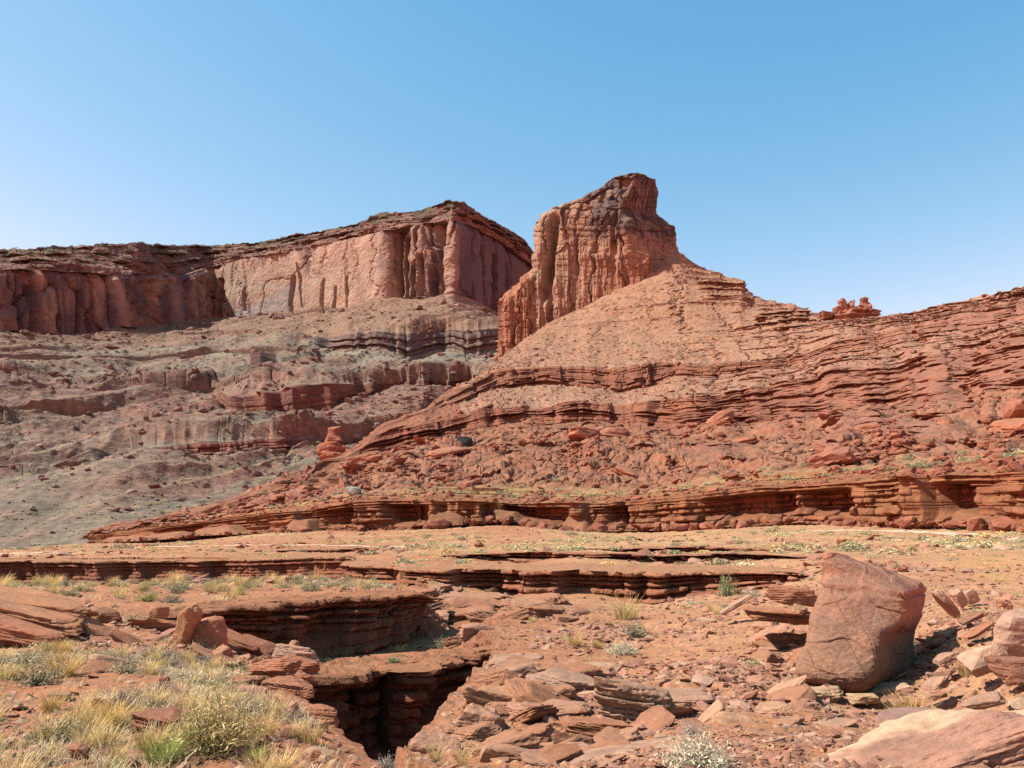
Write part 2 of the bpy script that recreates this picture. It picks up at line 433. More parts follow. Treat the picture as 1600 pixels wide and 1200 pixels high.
        H -= wall * dp * np.exp(-((px + ln * t + 2.5 * mid - cx) / w_) ** 4) * sstep(t0 - .02, t0 + .05, t) * sstep(t1 + .04, t1 - .08, t)
    # ---- ledgy cap
    cap = (iv == 8) * one
    d8, r8, g8 = strata(s, t * one, auto_layers(8, 8, .9, 22, 1.2, .5), 51, .08, 60)
    H += cap * (8 * d8 * np.clip(.55 + 1.4 * perlin(s / 40, Z / 14, 0, 55), .1, 1.2) + 10 * mid + 3 * fin + 9 * big * sstep(0, .3, t))
    Nn += (iv == 9) * one * 3 * mid
    edge = ((iv == 8) & (t > .55)) * sstep(.55, 1, t) * one + (iv == 9) * one * sstep(1, 0, t)
    P[..., 2] += edge * (3.0 * fbm(px / 26, 0.3, 0, 4, .6, 61) + np.where(perlin(px / 9, .5, 0, 63) > .18, 1.6, 0)) * one
    P += S.H * H[..., None] + S.N * Nn[..., None]
    # ---- colours of the beds, with shade painted on both ends of the wall
    v = fbm(X / 40, Y / 40, Z / 15, 4, seed=71); v2 = fbm(s / 14, Z / 60, 0, 4, seed=72)
    stk = fbm((q + 30 * v) / 30, Z / 300, 0, 5, .65, 78) * 1.2
    apc = lerp(C(.40, .245, .185), C(.345, .305, .225), np.clip(.40 + 1.7 * stk + .5 * v - .25 * sstep(420, 560, px), 0, 1))
    high = sstep(500, 560, 1060 - 0 * px) * 0
    apc = lerp(apc, C(.40, .255, .17), np.clip(.9 * ((iv == 6) * one) + .8 * v * ((iv == 6) * one), 0, .85))
    apc = lerp(apc, C(.31, .255, .19), np.clip(sstep(330, 60, px) * sstep(80, 10, Z) * (.8 + .8 * v), 0, .85))
    gz = np.exp(-((Z - 205) / 22) ** 2) * .55 + np.exp(-((Z - 160) / 12) ** 2) * .35 + np.exp(-((Z - 45) / 14) ** 2) * .4
    apc = lerp(apc, C(.39, .375, .285), np.clip(gz * (.55 + 1.6 * v), 0, .8))
    red = np.exp(-((Z - 105) / 26) ** 2) * .55 + np.exp(-((Z - 25) / 10) ** 2) * .4 * sstep(100, 260, px)
    apc = lerp(apc, C(.36, .19, .145), np.clip(red * (.9 + 1.8 * v), 0, .9))
    apc = lerp(apc, C(.24, .13, .10), np.clip(led_on * mledge * .55, 0, .6))
    spk = fbm(X / 5, Y / 9, Z / 4, 3, .7, 79)
    apc = apc * (1 + .55 * spk)[..., None]
    apc = apc * (0.82 + 0.4 * np.where(stones > .6, ra, .5)[..., None]) * (1 + .25 * fin[..., None])
    col = apc
    for k, w, r, g, ca, cbb in ((1, w1, r1, g1, MAROON * 1.1, C(.36, .175, .125)), (3, w3, r3, g3, C(.26, .115, .085), C(.35, .165, .115)), (5, w5, r5, g5, C(.34, .30, .235), C(.40, .385, .30))):
        cc = lerp(ca, cbb, np.clip(r + v, 0, 1))
        col = np.where((iv == k)[..., None], lerp(apc, cc, w), col)
    col = np.where(((iv == 5) & (t > .35) * (px > 500))[..., None], lerp(C(.24, .175, .15), C(.30, .22, .19), np.clip(r5, 0, 1)) , col)
    col = np.where(((iv == 4) & (tw > .05))[..., None], C(.20, .105, .09), col)
    pale4 = (iv == 4) * sstep(.2, .5, t) * sstep(520, 560, px)
    col = lerp(col, C(.45, .44, .345), np.clip(pale4 * (.75 + v), 0, 1))
    wc = lerp(C(.48, .295, .21), C(.37, .23, .18), np.clip(.5 + 1.4 * v2, 0, 1))
    wc = lerp(wc, C(.62, .43, .31), np.clip(smooth * (.55 + 1.2 * v2), 0, 1))
    streak = sstep(.05, .45, fbm(s / 9, Z / 130, 0, 3, seed=74) + .25 * perlin(s / 60, Z / 80, 0, 75))
    wc = lerp(wc, C(.17, .105, .105), np.clip(streak * (1.05 - .35 * smooth), 0, 1))
    wc = lerp(wc, C(.56, .29, .18), np.clip(sstep(.15, .45, fbm(s / 38, Z / 50, 0, 3, seed=80)) * .7, 0, 1))
    bluev = sstep(.1, .4, perlin(s / 80, Z / 45, 0, 76)) * smooth * sstep(.75, .4, t)
    wc = lerp(wc, C(.40, .36, .34), bluev * .7)
    wc = lerp(wc, C(.115, .082, .085), sstep(700, 716, px) * .9)  # shade of the face turned from the sun, painted into its colour
    wc = lerp(wc, C(.17, .105, .10), sstep(275, 255, px) * np.clip(.62 + 1.3 * v2, 0, .9))  # left wall's shade painted in as a dark purple-brown tone
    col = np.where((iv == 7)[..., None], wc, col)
    cc = lerp(C(.19, .105, .088), C(.38, .225, .165), np.clip(r8 * .8 + v - .1 + .4 * (d8 < -.5), 0, 1))
    cc = lerp(cc, C(.12, .13, .075), np.clip(sstep(.25, .5, v2 + .5 * t - .1) * .6, 0, 1))
    col = np.where((iv >= 8)[..., None], cc, col)
    col = col * np.where((iv < 7)[..., None], np.array([.55, .52, .475], f32), np.array([.72, .73, .69], f32)) * (1 + .22 * fin)[..., None]
    o = grid_object("mesa_terrain", P, col, M_FAR)
    tag(o, kind="structure")
    return S, P

# ---------------------------------------------------------------- the butte
def build_butte():
    Lx = [(560, 770), (545, 776), (520, 779), (480, 784), (472, 785), (466, 789), (455, 799), (440, 813), (428, 826), (420, 833), (400, 833), (352, 832), (340, 839), (330, 856), (318, 880), (305, 918), (290, 945), (276, 962), (271, 985)]
    Rx = [(560, 1100), (430, 1080), (400, 1060), (385, 1058), (352, 1051), (340, 1034), (334, 1027), (300, 1027), (284, 1026), (280, 1026), (277, 1012), (273, 1009), (272, 1006), (271, 1000)]
    NZ, NT = int(360 * Q), int(900 * Q)
    py = np.linspace(565, 271, NZ)
    def ev(tab): 
        a = np.array(sorted(tab)); return np.interp(py, a[:, 0], a[:, 1])
    lx, rx = ev(Lx), ev(Rx)
    D0 = 640.0                                          # plane through the near corner
    mpp = D0 / F
    z = W(800, py, D0)[:, 2]
    c0 = (lx - 800) * mpp; c1 = (rx - 800) * mpp
    wdt = c1 - c0
    # footprint seen from above: long sunlit face runs away to the left, short dark face runs away to the right
    kx = np.interp(py, [271, 300, 340, 400, 565], [.50, .57, .70, .76, .72])
    P = np.zeros((NZ, NT, 3), f32)
    for i in range(NZ):
        a, b = lx[i], rx[i]; w = b - a; c = a + kx[i] * w
        run = min(1.0, w / 90)
        poly = np.array([(a, 44 * run + 2), (a + .04 * w, 36 * run), (a + .45 * w, 17 * run), (c - .06 * w, 1.0), (c, 0), (c + .2 * (b - c), 12 * run), (c + .65 * (b - c), 34 * run + 3), (b, 52 * run + 5), (b - .03 * w, 66 * run + 9), (a + .5 * w, 88 * run + 11), (a + .06 * w, 70 * run + 6)])
        m = poly * [mpp, 1]
        e = np.linalg.norm(np.diff(np.vstack([m, m[:1]]), axis=0), axis=1)
        cum = np.concatenate([[0], np.cumsum(e)])
        vis = cum[7]; nv = int(NT * .82)                # most columns on the two faces towards the viewer
        u = np.concatenate([np.linspace(0, vis, nv, endpoint=False), np.linspace(vis, cum[-1], NT - nv, endpoint=False)])
        pc = np.vstack([poly, poly[:1]])
        P[i] = W(np.interp(u, cum, pc[:, 0]), py[i], D0 + np.interp(u, cum, pc[:, 1]))
    k = int(2 * Q)
    ext = np.concatenate([P[:, -9:], P, P[:, :9]], 1)
    P = box_blur(box_blur(ext, k, 1), k, 1)[:, 9:-9].astype(f32)
    tx = np.gradient(np.concatenate([P[:, -4:], P, P[:, :4]], 1), axis=1)[:, 4:-4]
    H = np.stack([tx[..., 1], -tx[..., 0], 0 * tx[..., 0]], -1); H /= np.linalg.norm(H, axis=-1, keepdims=True) + 1e-9
    ext = np.concatenate([H[:, -60:], H, H[:, :60]], 1); H = box_blur(ext, int(12 * Q), 1)[:, 60:-60]
    H /= np.linalg.norm(H, axis=-1, keepdims=True) + 1e-9
    X, Y, Z = P[..., 0], P[..., 1], P[..., 2]
    s = (X * .75 - Y * .2 + np.where(H[..., 0] > .3, (Y - D0) * .9, 0)).astype(f32)
    zz = np.clip((Z * D0 / Y - z[0]) / (z[-1] - z[0]), 0, 1)
    PY = py[:, None] * np.ones_like(X); PX = 800 + X / Y * F
    big = fbm(X / 40, Y / 40, Z / 60, 3, seed=81); mid = fbm(X / 11, Y / 11, Z / 11, 4, seed=82); fin = fbm(X / 3, Y / 3, Z / 2.2, 3, seed=83)
    lay, r, g = strata(s, zz, auto_layers(26, 12, .8, 11, 1.0, .55), 84, .012, 30)
    ds = 2.0 * lay
    f1, f2, ra, rb = worley(s / 14 + .3 * mid, Z / 26 + .3 * mid, 85)
    plates = (ra - .5) * 7 + (rb - .5) * 6 * f1
    f1, f2, ga, gb = worley(s / 5 + .3 * mid, Z / 9, 86)
    plates = plates + (ga - .5) * 2.4
    up = sstep(.66, .72, zz + .03 * big)
    col1 = 1 - np.abs(perlin(s / 9.0 + .1 * mid, Z / 150, 0, 87)) ** .7 * 2.6
    col2 = 1 - np.abs(perlin(s / 4.2, Z / 90, 0, 88)) ** .7 * 2.4
    low = sstep(.72, .5, zz)
    crack = np.exp(-(np.abs(perlin(s / 12 + .4 * mid, Z / 140, 0, 89)) / .06) ** 2)
    d = ds * (.5 + .4 * up) + plates * (.4 + .2 * up) + low * (2.3 * col1 + 1.4 * col2 + .8) - 2.6 * crack + mid * 1.0 + fin * .5 + .5
    for cx, wid, y0, y1, a in ((872, 7, 335, 470, -13), (862, 5, 400, 540, -6), (905, 3, 380, 470, -3), (968, 4, 300, 390, -4), (990, 8, 330, 430, 5), (975, 6, 340, 440, 4)):
        lean = (PY - y0) * .16 if cx == 872 else 0
        d += a * np.exp(-((PX + lean + 3 * mid - cx) / wid) ** 2) * sstep(y0 - 8, y0 + 12, PY) * sstep(y1 + 15, y1 - 15, PY)
    wing = sstep(834, 826, PX) * sstep(410, 430, PY)
    d += wing * 2.4 * (1 - np.abs(perlin(PX / 9, PY / 300, 0, 90)) * 2.4)
    d *= np.interp(np.arange(NZ), [0, NZ * .96, NZ - 1], [1, 1, .25])[:, None]
    d *= 1 - .5 * sstep(1000, 1015, PX) * sstep(360, 335, PY)
    P += H * d[..., None]
    P[..., 2] += sstep(.86, 1, zz) * 1.3 * mid
    v = fbm(X / 18, Y / 18, Z / 7, 4, seed=91)
    c = lerp(C(.50, .27, .18), C(.42, .19, .125), np.clip(.45 + 1.5 * v + .5 * (r - .5), 0, 1))
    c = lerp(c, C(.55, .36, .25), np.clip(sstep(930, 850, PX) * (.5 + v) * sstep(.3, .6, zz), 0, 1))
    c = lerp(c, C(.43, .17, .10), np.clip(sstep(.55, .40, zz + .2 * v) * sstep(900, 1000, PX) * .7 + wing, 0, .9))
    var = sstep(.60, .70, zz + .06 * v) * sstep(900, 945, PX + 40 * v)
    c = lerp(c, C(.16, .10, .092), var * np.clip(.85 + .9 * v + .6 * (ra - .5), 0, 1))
    c = lerp(c, C(.20, .14, .12), sstep(.94, .99, zz) * .6)
    c = lerp(c, C(.15, .10, .10), np.clip(sstep(.1, .4, fbm(s / 5, Z / 60, 0, 3, seed=93)) * .5 * up, 0, 1))
    c = c * (1 + .2 * fin[..., None])
    c = c * np.array([.70, .80, .74], f32)
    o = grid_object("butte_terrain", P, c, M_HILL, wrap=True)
    # lid
    me = o.data
    tag(o, kind="structure")
    return P

# ---------------------------------------------------------------- the red ledge hill under the butte
def build_hill():
    cb = [(120, 852, 262), (170, 847, 250), (260, 842, 222), (350, 836, 205), (440, 831, 190), (560, 829, 180), (640, 827, 176), (700, 822, 176), (790, 812, 178), (830, 824, 172), (900, 833, 166), (1000, 829, 160), (1100, 826, 152), (1250, 817, 142), (1300, 822, 138), (1400, 823, 128), (1500, 822, 118), (1600, 830, 106), (1800, 840, 92)]
    ctp = [(120, 848, 266), (170, 833, 254), (260, 824, 226), (350, 810, 208), (440, 801, 193), (560, 783, 184), (700, 781, 180), (800, 786, 182), (900, 787, 172), (1000, 782, 165), (1100, 771, 156), (1250, 757, 146), (1400, 747, 132), (1500, 742, 122), (1600, 737, 110), (1800, 720, 96)]
    ys = [(120, 846, 272), (170, 831, 262), (260, 819, 236), (350, 800, 220), (440, 788, 208), (560, 771, 198), (700, 767, 194), (800, 770, 196), (900, 772, 190), (1000, 768, 184), (1100, 756, 176), (1250, 742, 164), (1400, 730, 150), (1500, 719, 140), (1600, 709, 128), (1800, 688, 112)]
    r3 = [(120, 844, 280), (170, 829, 276), (260, 814, 262), (350, 793, 258), (440, 757, 270), (500, 740, 290), (560, 708, 305), (600, 700, 312), (680, 682, 322), (760, 668, 336), (820, 660, 346), (900, 657, 352), (960, 658, 350), (1050, 667, 332), (1100, 669, 322), (1200, 662, 300), (1300, 652, 282), (1400, 641, 262), (1500, 622, 240), (1600, 602, 218), (1800, 570, 190)]
    l3 = [(120, 843, 282), (170, 828, 279), (260, 812, 266), (350, 791, 264), (440, 752, 276), (500, 735, 296), (560, 700, 313), (600, 672, 320), (680, 655, 330), (760, 638, 346), (820, 633, 356), (900, 631, 362), (960, 629, 362), (1050, 623, 350), (1100, 624, 346), (1200, 602, 336), (1300, 580, 326), (1400, 566, 306), (1500, 545, 288), (1600, 520, 268), (1800, 480, 236)]
    b2 = [(120, 842, 284), (170, 827, 282), (260, 811, 270), (350, 789, 270), (440, 750, 282), (500, 733, 302), (560, 698, 322), (600, 668, 334), (660, 648, 352), (720, 622, 400), (775, 610, 440), (830, 602, 455), (900, 606, 452), (970, 614, 440), (1050, 590, 446), (1160, 580, 428), (1250, 566, 402), (1350, 540, 372), (1450, 520, 345), (1600, 498, 300), (1800, 455, 264)]
    l2 = [(120, 841, 286), (170, 826, 285), (260, 809, 274), (350, 787, 276), (440, 748, 288), (500, 731, 308), (560, 696, 330), (600, 665, 342), (660, 643, 362), (720, 606, 410), (775, 580, 450), (830, 576, 466), (900, 573, 466), (970, 576, 458), (1050, 568, 462), (1160, 570, 438), (1250, 552, 415), (1350, 522, 392), (1450, 503, 368), (1600, 474, 326), (1800, 432, 284)]
    m1 = [(120, 840, 288), (170, 825, 288), (260, 808, 278), (350, 786, 282), (440, 747, 294), (500, 730, 314), (560, 695, 338), (600, 664, 350), (660, 642, 370), (720, 603, 420), (775, 573, 470), (830, 556, 505), (900, 540, 535), (970, 530, 545), (1050, 522, 545), (1160, 516, 530), (1250, 508, 500), (1350, 505, 450), (1450, 494, 405), (1600, 461, 350), (1800, 418, 305)]
    sk = [(120, 839, 292), (170, 824, 294), (260, 807, 284), (350, 785, 290), (400, 765, 294), (440, 746, 302), (500, 729, 322), (560, 694, 345), (600, 663, 360), (660, 641, 382), (700, 611, 420), (740, 595, 450), (770, 570, 500), (800, 545, 570), (860, 503, 628), (905, 483, 640), (950, 460, 646), (1000, 432, 650), (1040, 402, 656), (1050, 396, 660), (1065, 396, 660), (1080, 408, 656), (1100, 420, 650), (1135, 433, 640), (1158, 436, 635), (1162, 450, 630), (1175, 463, 622), (1200, 470, 612), (1240, 477, 590), (1258, 482, 575), (1275, 494, 560), (1300, 497, 540), (1360, 496, 500), (1420, 490, 470), (1500, 475, 428), (1550, 461, 400), (1600, 449, 378), (1700, 425, 346), (1800, 405, 325)]
    bk = [(p, y + 30, d + 90) for p, y, d in sk]
    S = Sheet(140, 1760, [cb, ctp, ys, r3, l3, b2, l2, m1, sk, bk], [100, 50, 330, 110, 110, 60, 120, 150, 12], colstep=1.0, blur=3, jit=[3, 2.5, 2.5, 9, 8, 6, 6, 6, 1, 0], seed=320)
    P = S.P.copy(); n, m = P.shape[:2]
    X, Y, Z = P[..., 0], P[..., 1], P[..., 2]
    s = S.s; t = S.t[:, None] * np.ones((n, m), f32); iv = S.iv[:, None] * np.ones((1, m), int); px = S.px[None, :] * np.ones((n, 1))
    H = np.zeros((n, m), f32); Nn = np.zeros((n, m), f32); g = np.zeros((n, m), f32); r = np.full((n, m), .5, f32)
    big = fbm(X / 40, Y / 40, Z / 40, 4, seed=101); mid = fbm(X / 9, Y / 9, Z / 9, 4, seed=102); fin = fbm(X / 2.2, Y / 2.2, Z / 2.2, 3, seed=103)
    def put(k, d, rr, gg, w=1.0):
        nonlocal H, g, r
        mk = (iv == k)
        H = H + mk * w * d; g = np.where(mk, gg * w, g); r = np.where(mk, rr, r)
    # lower bench: pillow course at the foot, hollow in the middle, thin flags above
    lay = [(.07, -.2, 5, .5, .4), (.22, .35, 7, 1.6, .5), (.40, .45, 5.0, 2.2, .7), (.47, -.7, 4, .5, .3), (.60, -.25, 3.2, .9, .6), (.64, -.75, 6, .3, .2), (.76, .05, 4.0, .8, .5), (.80, .35, 8, .4, .4), (.85, -.1, 5, .5, .4), (.91, .5, 9, .5, .4), (.95, .2, 7, .4, .3), (1.0, .7, 11, .4, .4)]
    d, rr, gg = strata(s, t, lay, 111, .035, 22)
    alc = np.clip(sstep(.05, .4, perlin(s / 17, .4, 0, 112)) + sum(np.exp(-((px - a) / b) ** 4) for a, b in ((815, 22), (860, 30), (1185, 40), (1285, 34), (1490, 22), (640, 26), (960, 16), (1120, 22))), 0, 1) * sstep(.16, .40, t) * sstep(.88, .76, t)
    but = 1.5 * bays(s, 16, 113, .07) + 1.5 * bays(s, 44, 118, .05) + .6 * perlin(s / 6, Z / 20, 0, 119)
    sc = np.interp(px, [170, 350, 560, 1600], [.45, .7, 1, 1])
    miss = sstep(-.12, .22, perlin(s / 22, t * 1.6, 0, 116))
    cone = sstep(.12, .42, perlin(s / 17, .8, 0, 117)) * .55; con = sstep(-.06, .06, cone - t)
    put(0, con * (4.2 * np.clip(cone - t, 0, 1) + .4 * mid) + (1 - con) * (1.6 * d * (1 - .7 * miss) + 2.5 * but - 5.0 * alc + .9 * mid + .3 * fin - 1.2 * miss * sstep(.45, .3, t)) * sc, rr, gg * (1 - con))
    # yellow flagstone shelf
    d, rr, gg = strata(s, t, auto_layers(7, 4, .5, 9, .6, .4), 114, .06, 20)
    put(1, .75 * d + but * 1.6 * (1 - t) + .3 * mid, rr, gg)
    # boulder slope: broken blocks of every size
    pil = 0
    for sc_, th, am, sd in ((12, .5, 1.5, 121), (5.5, .40, .8, 122), (2.8, .35, .45, 123)):
        f1, f2, ra, rb = worley(s / (sc_ * 1.35) + .35 * mid, (Z * 1.7 + .25 * Y) / sc_ + .3 * big, sd)
        e = np.clip((f2 - f1) * 2.6, 0, 1)
        pil = pil + np.where(ra > th, am * (.45 + rb) * (1 - (1 - e) ** 2), 0)
    slabz = sstep(.1, .35, perlin(s / 42, Z / 14, 0, 124)) * sstep(950, 1080, px)
    pil = pil * (1 - .75 * slabz) + slabz * 2.5
    edge_f = sstep(0, .12, t) * sstep(1, .93, t)
    mk = (iv == 2)
    Nn += mk * ((pil - 1.5) * edge_f * np.interp(px, [170, 350, 500], [.3, .75, 1]) + 2.2 * big + .4 * fin)
    g = np.where(mk, np.clip(1.2 - pil * .35, 0, 1), g)
    dz, rz, gz_ = strata(s, (Z * .045 + .05 * big) % 1.0, auto_layers(6, 9, .6, 8, .7, .5), 125, .05, 25)
    dc, rc_, gc = courses(s, t, 9, 126, 9)
    H += mk * (.6 * dz + 3.4 * dc) * edge_f; r = np.where(mk, rz, r)
    # main red ledges; to the right they spread into many overhanging courses
    lay = auto_layers(8, 23, 1.0, 7, 1.2, .6)
    lay2 = [(l[0], .95 if i % 2 else -.75, l[2] * 1.7, .8, .5) for i, l in enumerate(auto_layers(13, 24, .9, 13, .8, .5))]
    wr = sstep(1000, 1090, px)
    tw_ = t + .10 * perlin(s / 70, t * 2, 0, 130) * sstep(0, .2, t) * sstep(1, .8, t)
    d1, r1, g1 = strata(s, tw_, lay, 131, .03, 25); d2, r2, g2 = courses(s, t, 10, 132, 12); e2, _, _ = courses(s, t, 23, 139, 5)
    d2 = 1.5 * d2 + .6 * e2 + .5 * bays(s, 9, 140, .06)
    but = 4.5 * bays(s, 46, 133, .05) + 3.0 * bays(s, 15, 136, .07) + .5 * perlin(s / 5, Z / 30, 0, 134)
    gone = sstep(.28, .5, perlin(s / 48, Z / 25, 0, 135)) * wr * .8
    dd = lerp((2.2 * d1 * (1 - .6 * sstep(.0, .3, perlin(s / 18, t * 2, 0, 138))) + 3.0 * but)[..., None] * np.ones(1), (2.5 * d2 + .8 * but)[..., None] * np.ones(1), wr)
    dd = dd[..., 0]
    gone = np.maximum(gone, sstep(.12, .34, fbm(s / 22, t * 5, 0, 3, seed=137)) * .85 * wr)
    buried = sstep(.15, .4, perlin(s / 24, .4, 0, 145)) * (1 - wr)
    gone = np.maximum(gone, buried * .9)
    put(3, (dd * (1 - gone) + .7 * mid + .3 * fin) * np.interp(px, [170, 440, 600], [.2, .35, 1]), np.where(wr > .5, r2, r1), np.where(wr > .5, g2, g1))
    # tan rubble slopes between
    f1, f2, ra, rb = worley(s / 3.0, (Z * 1.6 + .3 * Y) / 3.0, 141)
    st = np.where(ra > .7, np.clip(.5 - f1, 0, 1) * 3.2 * rb, 0)
    gul = 1 - np.abs(perlin(s / 14 + .4 * big, Z / 90, 0, 142)) * 2
    bedf = (Z + 4 * big) / 8.0; ff = bedf - np.floor(bedf)
    lon = sstep(-.2 + .15 * sstep(1200, 1000, px), .08 + .17 * sstep(1200, 1000, px), perlin(s / 60, np.floor(bedf) * 2.7, 0, 143)) * sstep(.6, .7, ff) * sstep(1.0, .96, ff)
    dl, rl, gl = strata(s, (ff - .6) / .4, auto_layers(3, 31, .5, 8, .8, .5), 144, .04, 30)
    slope = (.25 * gul + 1.2 * big + .6 * mid + .35 * fin + st) * sstep(0, .1, t) * np.where(iv == 7, 1, sstep(1, .92, t))
    for k in (4, 6, 7):
        mk = (iv == k)
        rightk = sstep(980, 1280, px) if k != 4 else sstep(940, 1150, px)
        Nn += mk * slope * (1 - .4 * rightk)
        H += mk * lon * (1.2 + 1.6 * dl) * (.35 + .9 * rightk if k != 7 else .6 + .95 * rightk)
        g = np.where(mk, lon * gl, g)
        # long overhanging courses on the right flank
        dq, rq, gq = courses(s, t, 6 if k != 7 else 9, 150 + k, 16)
        de, _, _ = courses(s, t, 14 if k != 7 else 24, 170 + k, 7)
        H += mk * rightk * (3.0 * dq + 1.1 * de + .8 * bays(s, 10, 175 + k, .06)) * sstep(0, .1, t) * sstep(1, .9, t)
        r = np.where(mk, lerp(rl[..., None], rq[..., None], rightk)[..., 0] if False else rl, r)
    d, rr, gg = strata(s, t, auto_layers(7, 51, 1.0, 6, 1.2, .6), 161, .04, 25)
    but = 4.2 * bays(s, 44, 163, .05) + 3.0 * bays(s, 14, 166, .07) + .5 * perlin(s / 5, Z / 30, 0, 164)
    put(5, (2.0 * d + 3.2 * but * sstep(1250, 1000, px) + .6 * mid) * np.interp(px, [170, 600, 740], [.1, .3, 1]), rr, gg)
    gq = s + 6 * mid + 10 * perlin(s / 60, Z / 40, 0, 190)
    gul2 = np.exp(-(perlin(gq / 30, Z / 150, 0, 191) / .07) ** 2) + .6 * np.exp(-(perlin(gq / 13, Z / 60, 0, 192) / .06) ** 2)
    H -= np.isin(iv, [3, 4, 5, 6, 7]) * gul2 * (1.2 + 2.2 * sstep(950, 1150, px)) * sstep(560, 700, px) * np.where(iv == 7, sstep(1, .7, t), 1)
    H = S.follow(H, (0, 3, 5), .15, .05)
    top = np.clip((iv == 7) * sstep(.8, 1, t) + (iv == 8) * sstep(1, 0, t), 0, 1)
    P[..., 2] += top * (1.1 * fbm(px / 22, 0, 0, 4, .6, 171) + 1.1 * (perlin(px / 13, .5, 0, 172) > .1)) * sstep(1040, 1100, px)
    P[..., 2] += top * 1.2 * fbm(px / 14, 0, 0, 3, .6, 173) * sstep(760, 600, px)
    # ledges that jut from the skyline right of the butte
    for x0, x1, y0, y1, a in ((1090, 1158, 434, 452, 9), (1100, 1172, 452, 464, 7), (1180, 1258, 482, 500, 9), (1150, 1280, 497, 512, 6)):
        yy = 800 - (Z - EYE) / Y * F
        wgt = sstep(x0 - 12, x0 + 12, px) * sstep(x1 + 4, x1 - 2, px) * sstep(y0 - 3, y0, yy) * sstep(y1 + 1, y1 - 3, yy) * (iv >= 6)
        H += wgt * a * (.5 + .5 * np.clip(dl, -1, 1))
    P += S.H * H[..., None] + S.N * Nn[..., None]
    # ---- colours
    v = fbm(X / 22, Y / 22, Z / 9, 4, seed=181); v2 = fbm(X / 5, Y / 5, Z / 3, 4, seed=182)
    red = lerp(C(.42, .165, .095), C(.33, .12, .075), np.clip(.5 + 1.2 * v + .6 * (r - .5), 0, 1))
    red = lerp(red, C(.46, .215, .15), np.clip(sstep(950, 1500, px) * .55 + v2 * .5, 0, .8))
    org = lerp(C(.46, .20, .095), C(.38, .145, .075), np.clip(.5 + v + .8 * (r - .5), 0, 1))
    tan = lerp(C(.53, .285, .18), C(.46, .215, .13), np.clip(.4 + 1.5 * v, 0, 1)) * (.85 + .35 * np.where(st > .4, ra * 1.3, .4))[..., None]
    col = red
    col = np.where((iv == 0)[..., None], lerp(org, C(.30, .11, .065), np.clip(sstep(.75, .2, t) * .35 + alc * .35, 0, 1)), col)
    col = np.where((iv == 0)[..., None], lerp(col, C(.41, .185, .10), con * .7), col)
    yel = lerp(C(.54, .32, .13), C(.58, .40, .19), np.clip(.5 + 1.5 * v2, 0, 1))
    col = np.where((iv == 1)[..., None], lerp(org, yel, np.clip(-.5 + 1.0 * t + 1.2 * v + .6 * v2, 0, .8)), col)
    bs = lerp(red, C(.44, .21, .145), np.clip(.35 + v2, 0, .9))
    soil = sstep(.25, .6, g) * .35
    bs = lerp(bs, C(.46, .22, .12), soil)
    bs = lerp(bs, C(.52, .34, .16), sstep(.08, .0, t) * np.clip(.4 + v2, 0, .8))
    col = np.where((iv == 2)[..., None], bs, col)
    for k, w in ((4, .75), (6, 1.0), (7, 1.0)):
        rw = np.clip(.85 - .75 * sstep(1000, 1400, px) + .9 * v - .55 * lon, 0, 1) * w
        cc = lerp(lerp(C(.44, .20, .135), C(.50, .27, .19), np.clip(.5 + v2 * 1.4, 0, 1)), tan, rw)
        col = np.where((iv >= k if k == 7 else iv == k)[..., None], cc, col)
    col = np.where(((iv >= 4) & (px < 720))[..., None], red, col)
    col = lerp(col, C(.60, .40, .27), np.clip(sstep(.3, .5, v2 + .35 * v) * ((iv == 6) | (iv == 7)) * sstep(1250, 1100, px) * .65, 0, 1))
    col = col * (1 + .16 * fin[..., None])
    col = col * np.where((iv <= 3)[..., None], np.array([.62, .655, .60], f32), np.array([.645, .715, .655], f32)) * (1 + .3 * fbm(X / 1.5, Y / 3, Z / 1.2, 3, .7, 189))[..., None]
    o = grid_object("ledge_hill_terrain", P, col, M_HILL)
    tag(o, kind="structure")
    return S, P
MESA, MESA_P = build_mesa()
BUTTE_P = build_butte()
HILL, HILL_P = build_hill()
